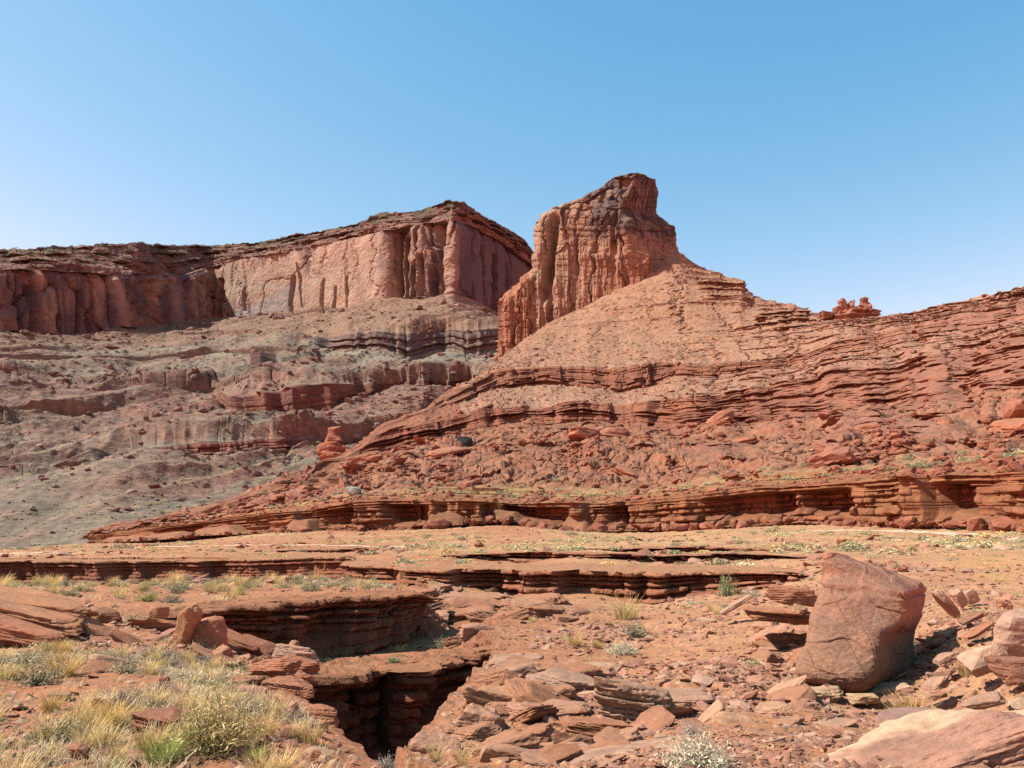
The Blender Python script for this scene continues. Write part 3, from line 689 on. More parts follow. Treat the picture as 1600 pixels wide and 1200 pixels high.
# ---------------------------------------------------------------- the ground: one sheet from the viewer's feet to the foot of the cliffs
M_GROUND = rock_material("red_desert_soil", scale=2.2, var=0.34, bump=0.5)
M_LEDGE = rock_material("layered_red_rock", scale=1.3, var=0.34, bump=0.5)
GP = [(0, 1200, 5.5), (300, 1200, 5.6), (600, 1200, 6.1), (850, 1235, 6.4), (1100, 1200, 7.4), (1350, 1215, 6.6), (1600, 1235, 6.0), (1850, 1235, 6.0), (-300, 1180, 5.6), (0, 1100, 7.9), (200, 1090, 8.3), (350, 1090, 8.4), (0, 1020, 11.5), (150, 1010, 12), (300, 1040, 11), (440, 1062, 10.3), (0, 960, 17), (150, 955, 18.5), (-300, 1000, 12),
      (800, 1700, 2.4), (200, 1700, 2.3), (1400, 1700, 2.4),
      (150, 930, 27), (330, 943, 24), (500, 931, 30), (620, 922, 32), (150, 916, 38), (350, 911, 43), (550, 907, 46), (-200, 918, 36),
      (-300, 872, 82), (0, 871, 82), (300, 868, 82), (550, 870, 72), (0, 863, 260), (300, 848, 230), (170, 849, 245), (-300, 866, 260), (0, 856, 400), (300, 835, 400), (-300, 860, 400),
      (700, 882, 58), (900, 883, 56), (1100, 886, 54), (1240, 890, 45), (600, 855, 120), (800, 850, 110), (1000, 845, 120), (1200, 848, 95), (800, 820, 176), (440, 832, 192), (620, 828, 180), (950, 833, 164), (1100, 827, 154), (1250, 819, 144), (1600, 832, 106), (1800, 842, 92), (1400, 838, 105), (1600, 858, 62), (1450, 862, 60), (1300, 850, 84),
      (1500, 890, 42), (1600, 905, 35), (1800, 910, 33), (1450, 930, 30), (1600, 985, 17), (1475, 1000, 15.6), (1500, 948, 22), (1300, 935, 27), (1200, 925, 33), (1150, 965, 26), (1250, 1056, 16.5), (1350, 1102, 14.4), (1450, 1100, 13.5), (1550, 1062, 12.5), (1150, 1060, 15.5), (1050, 1100, 13), (1000, 1150, 10.5), (900, 1200, 8.8), (1000, 1000, 24), (900, 962, 34), (1000, 952, 36), (1100, 935, 38), (850, 1000, 24), (800, 1060, 17), (700, 1110, 13.5), (800, 1120, 12.5), (660, 1180, 10.3), (750, 1190, 9.8), (800, 950, 40), (720, 945, 42), (1300, 1140, 9.5), (1480, 1165, 8.6),
      (800, 936, 50), (1000, 944, 47), (1150, 926, 45), (1240, 912, 40)]
gp = np.array(GP, float); gw = W(gp[:, 0], gp[:, 1], gp[:, 2])
def _uv(px, D): return np.stack([(np.asarray(px) - 800) / 420.0, np.log(D)], -1)
def _tps_k(d2): return np.where(d2 > 0, d2 * np.log(np.maximum(d2, 1e-12)), 0)
_A = _uv(gp[:, 0], gp[:, 2])
_n = len(_A)
_K = _tps_k(((_A[:, None] - _A[None]) ** 2).sum(-1)) + 0.02 * np.eye(_n)
_Pm = np.concatenate([np.ones((_n, 1)), _A], 1)
_M = np.block([[_K, _Pm], [_Pm.T, np.zeros((3, 3))]])
_slope = (800 - gp[:, 1])                              # interpolate the sight-line slope, not the height: it stays smooth far off
_sol = np.linalg.solve(_M, np.concatenate([(gw[:, 2] - EYE) / gp[:, 2], np.zeros(3)]))
_cpx = np.linspace(-700, 2300, 241); _cld = np.linspace(math.log(1.6), math.log(420), 200)
_g = np.stack(np.meshgrid(_cpx, np.exp(_cld)), -1)
_q = _uv(_g[..., 0], _g[..., 1]).reshape(-1, 2)
_v = np.zeros(len(_q))
for i in range(0, len(_q), 8000):
    qq = _q[i:i + 8000]
    _v[i:i + 8000] = _tps_k(((qq[:, None] - _A[None]) ** 2).sum(-1)) @ _sol[:_n] + _sol[_n] + qq @ _sol[_n + 1:]
_SL = np.clip(_v.reshape(200, 241), -1.4, 0.02)
def base_z(x, y):
    """smooth ground height before the canyon is cut"""
    y = np.maximum(y, 1.61)
    px = x / y * F * 0.985 + 800                      # near enough: the map is smooth
    fx = np.clip((px - _cpx[0]) / (_cpx[1] - _cpx[0]), 0, 239.999); fy = np.clip((np.log(y) - _cld[0]) / (_cld[1] - _cld[0]), 0, 198.999)
    i = fx.astype(int); j = fy.astype(int); u = fx - i; v = fy - j
    sl = (_SL[j, i] * (1 - u) + _SL[j, i + 1] * u) * (1 - v) + (_SL[j + 1, i] * (1 - u) + _SL[j + 1, i + 1] * u) * v
    return EYE + sl * y

def poly_xy(pts):
    return np.array([W(p[0], p[1], p[2])[:2] for p in pts])
def sdist(x, y, poly):
    """signed distance, positive inside"""
    x = np.asarray(x, f32); y = np.asarray(y, f32)
    best = np.full(x.shape, 1e9, f32); ins = np.zeros(x.shape, bool)
    n = len(poly)
    for k in range(n):
        ax, ay = poly[k]; bx, by = poly[(k + 1) % n]
        dx, dy = bx - ax, by - ay
        t = np.clip(((x - ax) * dx + (y - ay) * dy) / (dx * dx + dy * dy + 1e-9), 0, 1)
        best = np.minimum(best, (x - ax - t * dx) ** 2 + (y - ay - t * dy) ** 2)
        c = ((ay > y) != (by > y)) & (x < (bx - ax) * (y - ay) / (by - ay + 1e-12) + ax)
        ins ^= c
    d = np.sqrt(best)
    return np.where(ins, d, -d)

P_DEEP = poly_xy([(655, 1300, 4.4), (606, 1196, 6.2), (530, 1140, 7.6), (470, 1092, 9.2), (447, 1064, 10.6), (428, 1055, 14.2), (466, 1050, 17.6), (540, 1050, 20.0), (620, 1050, 20.2), (680, 1038, 21.4), (745, 1024, 23.2), (778, 1024, 22.6), (772, 1050, 18.5), (742, 1076, 16), (700, 1100, 13.8), (662, 1150, 11.6), (640, 1192, 10), (690, 1260, 7.6), (735, 1340, 5.4)])
P_SHELF = poly_xy([(268, 978, 15.5), (298, 957, 19), (330, 944, 24), (420, 936, 27.8), (520, 930, 30.2), (600, 925, 32), (636, 923, 32), (645, 917, 40), (680, 930, 43), (760, 936, 42), (800, 955, 38), (790, 985, 31), (768, 1010, 25), (762, 1034, 21), (680, 1048, 19.5), (540, 1062, 18.2), (470, 1062, 16), (430, 1050, 12.7), (396, 1038, 11.9), (335, 1002, 13.5)])
P_BACK = poly_xy([(-260, 910, 37), (-100, 908, 39), (130, 914, 40), (300, 911, 44), (520, 907, 46), (610, 910, 42), (642, 917, 36), (690, 932, 43), (655, 905, 52), (560, 895, 66), (400, 900, 75), (200, 905, 79), (-260, 910, 80)])
SH_Z, DP_Z, BK_Z = -2.5, -4.6, -7.5

def stair(sd, w, seed, x, y, n=5):
    """a stepped drop: 0 at the rim, 1 at the foot, over w metres"""
    t = np.clip(sd / w + .10 * perlin(x / .7, y / .7, 0, seed), 0, 1) * n
    k = np.floor(t); f = t - k
    return np.clip((k + sstep(.55, 1, f)) / n, 0, 1)

def ground_z(x, y, detail=True):
    x = np.asarray(x, f32); y = np.asarray(y, f32)
    z = base_z(x, y).astype(f32)
    if detail:
        wob = .35 * fbm(x / 1.3, y / 1.3, 0, 4, .6, 201)
        wob = wob * np.clip(y / 14, .5, 3)
    else: wob = 0
    back = sdist(x, y, P_BACK) + wob; shelf = sdist(x, y, P_SHELF) + wob; deep = sdist(x, y, P_DEEP) + wob * .7
    a = stair(back, 1.6, 202, x, y) if detail else sstep(0, 1.6, back)
    z = z + (np.minimum(BK_Z, z) - z) * a
    far = sstep(34, 44, y)
    sz = -2.3 - .62 * sstep(19.5, 25.5, y) + far * -.9
    b = stair(shelf, 1.5, 203, x, y, 6) if detail else sstep(0, 1.5, shelf)
    z = z + (np.minimum(sz, z) - z) * b * (a < .5)
    c = stair(deep, 1.3, 204, x, y, 6) if detail else sstep(0, 1.3, deep)
    z = z + (np.minimum(DP_Z, z) - z) * c
    return z, back, shelf, deep

def build_ground():
    px = np.concatenate([np.linspace(-700, -110, 70), np.linspace(-100, 1700, int(1650 * Q)), np.linspace(1710, 2300, 70)])
    D = np.exp(np.linspace(math.log(1.7), math.log(400), int(1080 * Q)))
    y = D[:, None] * np.ones((1, len(px)))
    x = (px - 800)[None] / (F * .985) * y
    z, back, shelf, deep = ground_z(x, y)
    n1 = fbm(x / 9, y / 9, 0, 4, seed=211); n2 = fbm(x / 1.6, y / 1.6, 0, 5, .55, 212); n3 = fbm(x / .22, y / .22, 0, 3, .6, 213)
    near = sstep(60, 15, y)
    # low broken flags of rock showing through the soil
    f1, f2, ra, rb = worley(x / .9 + .2 * n2, y / .7 + .2 * n2, 214)
    flag_on = sstep(.05, .3, n1 + .25 * n2 + .15 * sstep(-2, 6, x))
    flag = np.where(ra > .45, (.03 + .10 * rb) * sstep(.02, .12, f2 - f1), 0) * flag_on * near
    f1, f2, rc, rd = worley(x / .16, y / .13, 215)
    peb = np.where(rc > .62, np.clip(.42 - f1, 0, 1) * .11 * rd, 0) * sstep(35, 12, y)
    z = z + .16 * n1 * sstep(4, 14, y) + .09 * n2 + .022 * n3 * near + flag + peb
    # the far plain has low broken steps
    st = (z + .5 * n1) / .55; fs = st - np.floor(st)
    z = z + sstep(60, 90, y) * .5 * n2 * .5
    P = np.stack([x, y, z], -1).astype(f32)
    v = fbm(x / 3.5, y / 3.5, 0, 5, .6, 221)
    vf = fbm(x / 26, y / 8, 0, 4, .6, 222)
    col = lerp(SOIL, C(.38, .145, .075), np.clip(.45 + 1.3 * v, 0, 1))
    col = lerp(col, C(.50, .255, .14), np.clip(.55 * sstep(0, 8, x) + .8 * n2 * sstep(0, 8, x), 0, .85))
    col = lerp(col, C(.52, .31, .17), np.clip(sstep(35, 70, y) * (.16 + .8 * vf), 0, .6))
    col = lerp(col, C(.47, .40, .19), np.clip(sstep(60, 100, y) * (sstep(.1, .6, vf + .35 * v) * .6), 0, .5))
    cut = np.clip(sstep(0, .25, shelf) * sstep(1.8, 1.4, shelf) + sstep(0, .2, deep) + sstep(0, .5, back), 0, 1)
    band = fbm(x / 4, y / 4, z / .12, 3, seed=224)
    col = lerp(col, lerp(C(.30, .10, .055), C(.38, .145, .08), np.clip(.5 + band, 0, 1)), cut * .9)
    col = lerp(col, C(.46, .22, .14), np.clip(flag * 9, 0, .7))
    pt = np.where(rc > .62, sstep(.42, .25, f1), 0) * sstep(35, 15, y)
    col = lerp(col, lerp(C(.40, .17, .10), C(.62, .42, .28), rd ** 3), pt * .65)
    pan = sdist(x, y, poly_xy([(1462, 884, 46), (1500, 872, 54), (1640, 868, 56), (1660, 912, 33), (1560, 905, 36)]))
    col = lerp(col, C(.50, .25, .115), sstep(-1, 1.0, pan + n2) * .9)
    col = col * (1 + .28 * n3 * near + .12 * n2)[..., None]
    col = col * np.array([.90, .98, .92], f32)
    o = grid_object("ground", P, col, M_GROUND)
    tag(o, kind="structure")
    return P
GROUND_P = build_ground()
def gz(x, y):
    """height of the finished ground sheet"""
    y = float(y); x = float(x)
    D = math.log(y)
    n, m = GROUND_P.shape[:2]
    j = (D - math.log(1.7)) / (math.log(400) - math.log(1.7)) * (n - 1)
    j = int(min(max(round(j), 0), n - 1))
    i = int(np.argmin(np.abs(GROUND_P[j, :, 0] - x)))
    return float(GROUND_P[j, i, 2])
def on_ground(px, D):
    x = (px - 800) / (F * .985) * D
    return Vector((x, D, gz(x, D)))
def seat(px, py, D0=None):
    """where the sight line through a pixel first meets the ground sheet"""
    i = int(np.argmin(np.abs((GROUND_P[200, :, 0] / GROUND_P[200, :, 1]) * F * .985 + 800 - px)))
    colm = GROUND_P[:, i]
    b = SP * (colm[:, 2] - EYE) + CP * colm[:, 1]; u = CP * (colm[:, 2] - EYE) - SP * colm[:, 1]
    yy = 600 - F * u / b
    hit = np.nonzero(yy <= py)[0]
    k = hit[0] if len(hit) else len(colm) - 1
    return Vector((float(colm[k, 0]), float(colm[k, 1]), float(colm[k, 2])))

# ---------------------------------------------------------------- rock walls of the canyon and ledges on the plain
def ledge(name, curves, rows, lay, amp, seed, px0, px1, cols, colstep=.8, but=(0.8, 3.0), blur=3, fine=.08, jit=None, mat=None, alc=0.0, cap_rough=0.0):
    S = Sheet(px0, px1, curves, rows, colstep=colstep, blur=blur, jit=jit, seed=seed)
    P = S.P.copy(); n, m = P.shape[:2]
    X, Y, Z = P[..., 0], P[..., 1], P[..., 2]
    s = S.s; iv = S.iv[:, None] * np.ones((1, m), int); t = S.t[:, None] * np.ones((n, m), f32)
    sc = but[1]
    face = iv <= len(rows) - 2
    hh = np.linspace(0, 1, n)[:, None]
    mid = fbm(X / (sc * .5), Y / (sc * .5), Z / (sc * .5), 4, seed=seed + 1); fin = fbm(X / (sc * .1), Y / (sc * .1), Z / (sc * .07), 3, seed=seed + 2)
    d, r, g = strata(s, t, lay, seed, .04, sc * 4)
    b0 = 1.6 * bays(s, sc * 1.5, seed + 3, .07) + bays(s, sc * .5, seed + 8, .1)
    a0 = sstep(.05, .4, perlin(s / (sc * 1.6), .7, 0, seed + 4)) * sstep(.1, .35, t) * sstep(.9, .75, t) * alc
    Hd = np.where(iv == 0, amp * d + but[0] * (b0 + .5 * perlin(s / (sc * .35), Z / sc, 0, seed + 5)) - a0 + fine * 2 * mid + fine * fin, 0)
    e = np.where(iv == 0, 0, 1) * (1 - t) * np.where(iv == 1, 1, 0)
    top_d = Hd[np.nonzero(S.iv == 0)[0][-1]][None]
    Hd = np.where(iv == 1, top_d * (1 - t) ** 2, Hd)
    P += S.H * Hd[..., None]
    P[..., 2] += np.where(iv >= 1, fine * mid * 1.5 + cap_rough * (fbm(X / .9, Y / .9, 0, 4, .6, seed + 9) - .3), 0)
    v = fbm(X / sc, Y / sc, Z / (sc * .3), 4, seed=seed + 7)
    col = lerp(cols[0], cols[1], np.clip(.5 + 1.2 * v + .7 * (r - .5), 0, 1))
    col = lerp(col, cols[2], np.where(iv >= 1, .75, sstep(.86, .98, t) * .6))
    col = col * (1 + .22 * fin[..., None])
    col = col * np.array([.76, .84, .78], f32)
    o = grid_object(name, P, col, mat or M_LEDGE)
    tag(o, kind="structure")
    return S, P

def build_ledges():
    A = auto_layers
    # dark far wall of the canyon, left
    ledge("canyon_wall", [[(-200, 925, 77), (0, 922, 76), (120, 918, 75), (300, 914, 73), (450, 912, 70), (545, 908, 64), (560, 905, 62)],
                          [(-200, 876, 78), (0, 876, 77), (120, 876, 76), (220, 877, 75), (320, 876, 74), (450, 872, 71), (535, 870, 66), (552, 873, 64), (560, 880, 63)],
                          [(-200, 871, 90), (0, 871, 90), (300, 868, 88), (540, 866, 78), (560, 868, 76)]],
          [120, 30], [(.12, .2, 3, .8, .6), (.3, .1, 2.4, .8, .6), (.42, -.3, 4, .6, .4), (.6, -.5, 7, .5, .2), (.75, -.45, 6, .5, .2), (.84, .2, 2.6, .6, .4), (.9, -.1, 2, .5, .4), (1, .5, 4, .5, .4)],
          .55, 401, -180, 560, (C(.33, .115, .062), C(.27, .09, .05), C(.47, .225, .12)), but=(1.1, 4.5), fine=.14)
    # ledges across the middle of the plain
    ledge("rock_ledge", [[(545, 906, 60), (600, 915, 55), (645, 922, 52), (700, 935, 50), (800, 940, 49), (870, 942, 48), (950, 950, 46.5), (1000, 950, 46), (1060, 943, 45.5), (1120, 932, 45), (1180, 922, 43), (1250, 915, 40)],
                         [(545, 880, 61), (600, 884, 56), (645, 888, 53), (700, 890, 51), (800, 890, 50), (870, 890, 49), (950, 893, 47.5), (1000, 894, 47), (1060, 893, 46.5), (1120, 892, 46), (1180, 893, 44), (1250, 897, 41)],
                         [(545, 870, 72), (600, 874, 66), (700, 880, 60), (800, 880, 58), (900, 880, 57), (1000, 882, 57), (1120, 883, 55), (1250, 888, 48)]],
          [130, 40], [(.10, -.5, 2, .4, .4), (.26, .35, 3, .8, .7), (.33, -.5, 1.4, .5, .4), (.50, .3, 2.4, .8, .6), (.57, -.7, 3, .5, .3), (.66, .05, 1.3, .6, .5), (.78, -.2, 2.2, .6, .5), (.84, -.75, 2, .4, .3), (1, .7, 3.2, .5, .4)],
          .62, 402, 545, 1250, (C(.41, .155, .085), C(.33, .115, .065), C(.48, .23, .125)), but=(.95, 2.6), fine=.10, jit=[2, 2.5, 1], alc=.5)
    ledge("rock_ledge", [[(655, 884, 68), (800, 882, 64), (1000, 884, 62), (1230, 888, 56)], [(655, 874, 68.4), (800, 873, 64.4), (1000, 876, 62.4), (1230, 881, 56.4)], [(655, 870, 76), (800, 870, 70), (1000, 873, 67), (1230, 878, 60)]],
          [36, 16], [(.3, .2, 2, .8, .6), (.5, -.6, 2, .5, .4), (1, .6, 3, .8, .5)], .45, 403, 655, 1230, (C(.41, .155, .085), C(.34, .12, .07), C(.48, .23, .125)), but=(.9, 2.2), fine=.08, jit=[1.5, 1.5, 1])
    # low broken steps on the plain
    for k, (xa, xb, y, D, h) in enumerate(((690, 1010, 868, 80, 6), (900, 1240, 859, 92, 5), (430, 700, 861, 98, 5), (1010, 1260, 870, 70, 6))):
        xm = (xa + xb) / 2; D = seat(xm, y)[1] - .6
        ledge("rock_ledge", [[(xa, y + 1, D), (xm, y + 2, D - 2), (xb, y + 1, D - 4)], [(xa, y - 1, D + .3), (xm, y - h, D - 1.7), (xb, y - 1, D - 3.7)], [(xa, y - 2, D + 7), (xm, y - h - 1, D + 6), (xb, y - 2, D + 3)]],
              [26, 12], [(.35, .2, 2, .9, .5), (.5, -.5, 2, .5, .4), (1, .6, 2.6, .9, .5)], .4, 420 + k, xa, xb, (C(.41, .155, .085), C(.34, .12, .07), C(.46, .21, .115)), but=(1.4, 3.2), fine=.09, jit=[1.5, 1.5, .5])
    # broken rock face behind the corner of the grassy spur
    ledge("rock_ledge", [[(640, 965, 39), (690, 985, 36.5), (730, 1000, 34), (790, 1000, 31), (840, 985, 31), (905, 968, 34)], [(640, 930, 43), (690, 934, 40), (730, 930, 38), (790, 930, 35.5), (840, 945, 34.5), (905, 958, 36)], [(640, 924, 48), (690, 928, 46), (730, 925, 45), (790, 926, 42), (840, 938, 38), (905, 952, 38.5)]],
          [90, 30], [(.2, .2, 2.2, .9, .5), (.36, -.3, 1.6, .7, .4), (.62, .3, 2.6, 1.0, .5), (.7, -.4, 1.5, .6, .3), (1, .25, 2.8, .9, .5)], .55, 404, 640, 905, (C(.44, .19, .115), C(.36, .14, .085), C(.49, .24, .145)), but=(.8, 1.8), fine=.08, jit=[3, 3, 2])
    # shaded face under the grassy spur
    ledge("canyon_wall", [[(262, 1000, 17), (300, 1012, 19.5), (340, 1035, 21.5), (420, 1045, 24), (480, 1036, 25.5), (560, 1022, 27), (640, 1006, 28.5), (662, 975, 30), (668, 960, 32)],
                          [(262, 962, 17.6), (300, 952, 20), (340, 945, 22.5), (420, 939, 25), (480, 936, 26.5), (560, 930, 28.2), (640, 927, 29.6), (660, 934, 31), (668, 944, 33)],
                          [(262, 952, 19.5), (300, 944, 22), (340, 938, 25), (420, 932, 28), (480, 929, 29.5), (560, 924, 31), (640, 921, 32), (660, 926, 33), (668, 936, 36)]],
          [110, 36], [(.15, -.2, 2, .4, .4), (.4, -.25, 3, .5, .3), (.55, -.1, 1.5, 1.2, .4), (.64, .15, 1.2, 1.2, .4), (.7, -.3, 1, .9, .3), (.78, .3, 1.3, 1.2, .4), (.83, -.2, 1, .9, .4), (.9, .5, 1.6, 1.2, .4), (1, .9, 1.7, 1.3, .4)],
          .42, 405, 262, 668, (C(.33, .115, .06), C(.26, .085, .045), C(.42, .175, .09)), but=(.55, 1.3), fine=.07, jit=[3, 4, 3], alc=.3, cap_rough=.10)
    # the lower drop into the slot
    ledge("canyon_wall", [[(425, 1260, 12.5), (470, 1260, 14.5), (540, 1240, 17), (620, 1215, 17.6), (680, 1190, 18.5), (740, 1160, 20), (768, 1130, 21)],
                          [(425, 1050, 13.2), (470, 1050, 15.6), (540, 1047, 17.8), (620, 1042, 18.2), (680, 1030, 19.4), (740, 1012, 21.2), (768, 1010, 22)],
                          [(425, 1046, 15.5), (470, 1034, 19), (540, 1027, 22.4), (620, 1022, 23), (680, 1012, 24.2), (740, 1000, 25.4), (768, 999, 25.8)]],
          [210, 50], [(.22, .1, 1.6, .8, .4), (.3, -.2, 2, .6, .3), (.44, .15, 1.4, .9, .4), (.5, -.35, 2, .5, .2), (.63, .2, 1.3, .9, .4), (.68, -.3, 1, .5, .2), (.78, .25, 1.1, 1.0, .4), (.86, -.35, 2, .6, .2), (.92, .3, .9, 1.3, .4), (1, 1.0, 1.1, 1.5, .4)],
          0.48, 406, 425, 768, (C(.34, .115, .06), C(.28, .09, .05), C(.44, .185, .095)), but=(.5, 1.1), fine=.07, jit=[0, 8, 4], alc=.3, cap_rough=.22)
build_ledges()
# ---------------------------------------------------------------- loose rock
import bmesh
_ICO = {}
def ico(sub):
    if sub not in _ICO:
        bm = bmesh.new(); bmesh.ops.create_icosphere(bm, subdivisions=sub, radius=1.0)
        bm.verts.ensure_lookup_table()
        V = np.array([v.co[:] for v in bm.verts], f32); T = np.array([[v.index for v in f.verts] for f in bm.faces], np.int32)
        bm.free(); _ICO[sub] = (V / np.linalg.norm(V, axis=1)[:, None], T)
    return _ICO[sub]

def rock_shape(seed, sub=3, planes=11, p=16, rough=.05, layered=0.0, dims=(1, 1, 1), box=.35):
    """an angular block: a sphere cut by random planes, edges worn, bedding notched in. Fits a 2 x 2 x 2 box before dims."""
    r = np.random.default_rng(seed)
    V, T = ico(sub)
    n = r.normal(size=(planes, 3)); n /= np.linalg.norm(n, axis=1)[:, None]
    h = r.uniform(.62, .95, planes)
    ax = np.array([[0, 0, 1], [0, 0, -1], [1, 0, 0], [-1, 0, 0], [0, 1, 0], [0, -1, 0]], float)
    ax = ax + r.normal(size=(6, 3)) * box * .5; ax /= np.linalg.norm(ax, axis=1)[:, None]
    n = np.vstack([n, ax]); h = np.concatenate([h, r.uniform(.60, .82, 6)])
    c = np.maximum(V @ n.T / h[None], 1e-3)
    rad = (c ** p).sum(1) ** (-1.0 / p)
    P = V * rad[:, None]
    P = P / np.abs(P).max(0)[None]
    if layered > 0:
        z = P[:, 2] * 4.5 + .35 * perlin(P[:, 0] * 1.5, P[:, 1] * 1.5, 0, seed % 50)
        k = np.floor(z); f = z - k
        g = layered * ((hash2(k, 1, seed) - .5) * 1.2 - np.exp(-((f - .05) / .13) ** 2) * .8)
        P[:, :2] *= (1 + g)[:, None]
    d = fbm(P[:, 0] * 1.6, P[:, 1] * 1.6, P[:, 2] * 1.6, 4, .55, seed % 40) * rough * 2.2 + fbm(P[:, 0] * 7, P[:, 1] * 7, P[:, 2] * 9, 3, .6, seed % 37) * rough * .7
    P = P * (1 + d)[:, None]
    return (P * np.array(dims, f32)).astype(f32), T

def rot_m(rx, ry, rz):
    from mathutils import Euler
    return np.array(Euler((rx, ry, rz)).to_matrix(), f32)

def rock_mesh(name, seed, mat, tone=(.40, .165, .095), sub=4, cap=None, capax=2, **kw):
    V, T = rock_shape(seed, sub, **kw)
    v = fbm(V[:, 0] / max(V[:, 0].max(), .01) * 1.5, V[:, 1] / max(V[:, 1].max(), .01) * 1.5, V[:, 2] / max(V[:, 2].max(), .01) * 5, 4, .6, seed % 31)
    col = np.array(tone, f32)[None] * (1 + .38 * v)[:, None] * np.array([1.06, 1.22, 1.14], f32)
    if cap is not None:
        zc = V[:, capax] / V[:, capax].max()
        col = lerp(col, np.array(cap, f32), np.clip(sstep(.45, .7, zc + .5 * v + (.42 if capax == 1 else 0)) * .85, 0, 1))
    return mesh_from(name, V, None, col, mat, smooth=False, tris=T)

M_ROCK = rock_material("red_sandstone", scale=3.2, var=.30, bump=.45)
M_ROCKFAR = rock_material("red_boulder_rock", scale=.35, var=.32, bump=.5)

def scatter_merged(name, pts, sizes, tones, mat, sub=1, flat=(.35, .8), nproto=12, seed=1, tilt=.5, label=None, yaw=None, layered=0.0, stretch=(.8, 1.6)):
    """many small stones as one ground-cover mesh"""
    r = np.random.default_rng(seed)
    protos = [rock_shape(seed * 100 + i, sub, planes=7, p=22, rough=.04, layered=layered) for i in range(nproto)]
    VV = []; TT = []; CC = []; off = 0
    for i in range(len(pts)):
        V, T = protos[r.integers(nproto)]
        s = sizes[i]
        dm = np.array([s * r.uniform(*stretch), s * r.uniform(.7, 1.2), s * r.uniform(*flat)], f32)
        R = rot_m(r.normal() * tilt * .5, r.normal() * tilt * .5, r.uniform(0, 6.28) if yaw is None else yaw + r.normal() * .5)
        Q_ = (V * dm) @ R.T + np.asarray(pts[i], f32)
        VV.append(Q_); TT.append(T + off); off += len(V)
        CC.append(np.broadcast_to(np.asarray(tones[i], f32)[None], V.shape))
    me = mesh_from(name, np.concatenate(VV), None, np.concatenate(CC), mat, tris=np.concatenate(TT))
    o = link(bpy.data.objects.new(name, me))
    tag(o, label, kind="stuff")
    return o

def pick(P, mask, n, rng, weight=None):
    """n random vertices of a sheet, spread evenly over the area they cover"""
    idx = np.argwhere(mask)
    w = None
    if weight is not None:
        w = weight[mask].astype(float); w /= w.sum()
    k = rng.choice(len(idx), size=n, replace=False, p=w)
    return idx[k]

def far_rocks():
    rng = np.random.default_rng(55)
    P = HILL_P; n, m = P.shape[:2]
    iv = HILL.iv[:, None] * np.ones((1, m), int); t = HILL.t[:, None] * np.ones((1, m)); px = HILL.px[None] * np.ones((n, 1))
    inview = (px > -10) & (px < 1610)
    # the largest boulders of the slope between bench and ledges: one object each
    mk = (iv == 2) & (t > .03) & (t < .98) & inview & (px > 345)
    clus = sstep(-.1, .35, perlin(px / 45, t * 4, 0, 501)) + .12
    clus = clus ** 2
    clus = clus * (1 - .75 * sstep(1080, 1150, px) * sstep(1480, 1380, px) * sstep(.2, .4, t) * sstep(.95, .8, t))
    big = pick(P, mk, 290, rng, clus / np.maximum(P[..., 1], 1))
    protos = [rock_mesh("boulder", 7000 + i, M_ROCKFAR, tone=(.30, .112, .066) if i % 3 else (.27, .105, .07), sub=3, planes=9, p=18, rough=.05, layered=.09) for i in range(10)]
    for a, b in big:
        p = P[a, b]; sz = (.9 + rng.pareto(2.4) * .9) * (.8 + .25 * (p[1] > 250)); sz = min(sz, 4.2)
        o = bpy.data.objects.new("boulder", protos[rng.integers(10)])
        o.scale = (sz * rng.uniform(1.0, 2.1), sz * rng.uniform(.8, 1.3), sz * rng.uniform(.32, .75))
        o.rotation_euler = (rng.normal() * .15, rng.normal() * .25 - .1, rng.uniform(0, 6.28))
        o.location = (float(p[0]), float(p[1]), float(p[2]) + o.scale[2] * .35)
        link(o); tag(o, "weathered red boulder among the rubble between the cliff bench and the ledges", "boulder", "red boulders on the rubble slope")
    def spread(mask, cnt, smin, a, smax, tonef, name, label, sub=1, weight=None, mat=None, seed=1, sink=.2, flat=(.4, .9), src=None):
        src = P if src is None else src
        ix = pick(src, mask, cnt, rng, weight)
        sz = np.minimum(smin * (1 + rng.pareto(a, cnt)), smax)
        pt = src[ix[:, 0], ix[:, 1]].copy()
        if src is not P: sz = sz * np.clip(pt[:, 1] / 950, .3, 1.1)
        pt[:, 2] += sz * sink
        scatter_merged(name, pt, sz, [tonef() for _ in range(cnt)], mat or M_ROCKFAR, sub, flat, seed=seed, label=label)
    red = lambda: np.array([.265, .108, .064]) * rng.uniform(.75, 1.25)
    spread((iv == 2) & inview, 3000, .38, 2.2, 1.5, red, "rubble", None, 1, clus, seed=61, flat=(.22, .6))
    tan = lambda: (np.array([.34, .18, .115]) if rng.random() > .35 else np.array([.27, .115, .075])) * rng.uniform(.75, 1.25)
    spread(np.isin(iv, [4, 6, 7]) & inview & (px > 700), 4200, .26, 2.3, 1.4, tan, "rubble", None, 1, seed=62)
    spread((iv == 0) & (t < .08) & inview, 420, .28, 1.9, 1.5, red, "rubble", None, 2, seed=66, sink=.1)
    spread((iv == 1) & inview, 900, .22, 2.2, 1.0, red, "rubble", None, 1, seed=63)
    # debris at the foot of the bench
    fp = P[0:1].repeat(1, 0)
    # mesa apron
    Pm = MESA_P; n, m = Pm.shape[:2]
    iv = MESA.iv[:, None] * np.ones((1, m), int); px = MESA.px[None] * np.ones((n, 1))
    mk = np.isin(iv, [0, 2, 4, 6]) & (px > -20) & (px < 860)
    grey = lambda: (np.array([.25, .18, .135]) if rng.random() > .45 else np.array([.20, .105, .085])) * rng.uniform(.7, 1.35)
    spread(mk, 4000, .8, 2.1, 6.0, grey, "rubble", None, 1, mat=M_FAR, seed=64, src=Pm, weight=(.4 + sstep(0, .4, perlin(px / 60, Pm[..., 2] / 40, 0, 502))))
far_rocks()

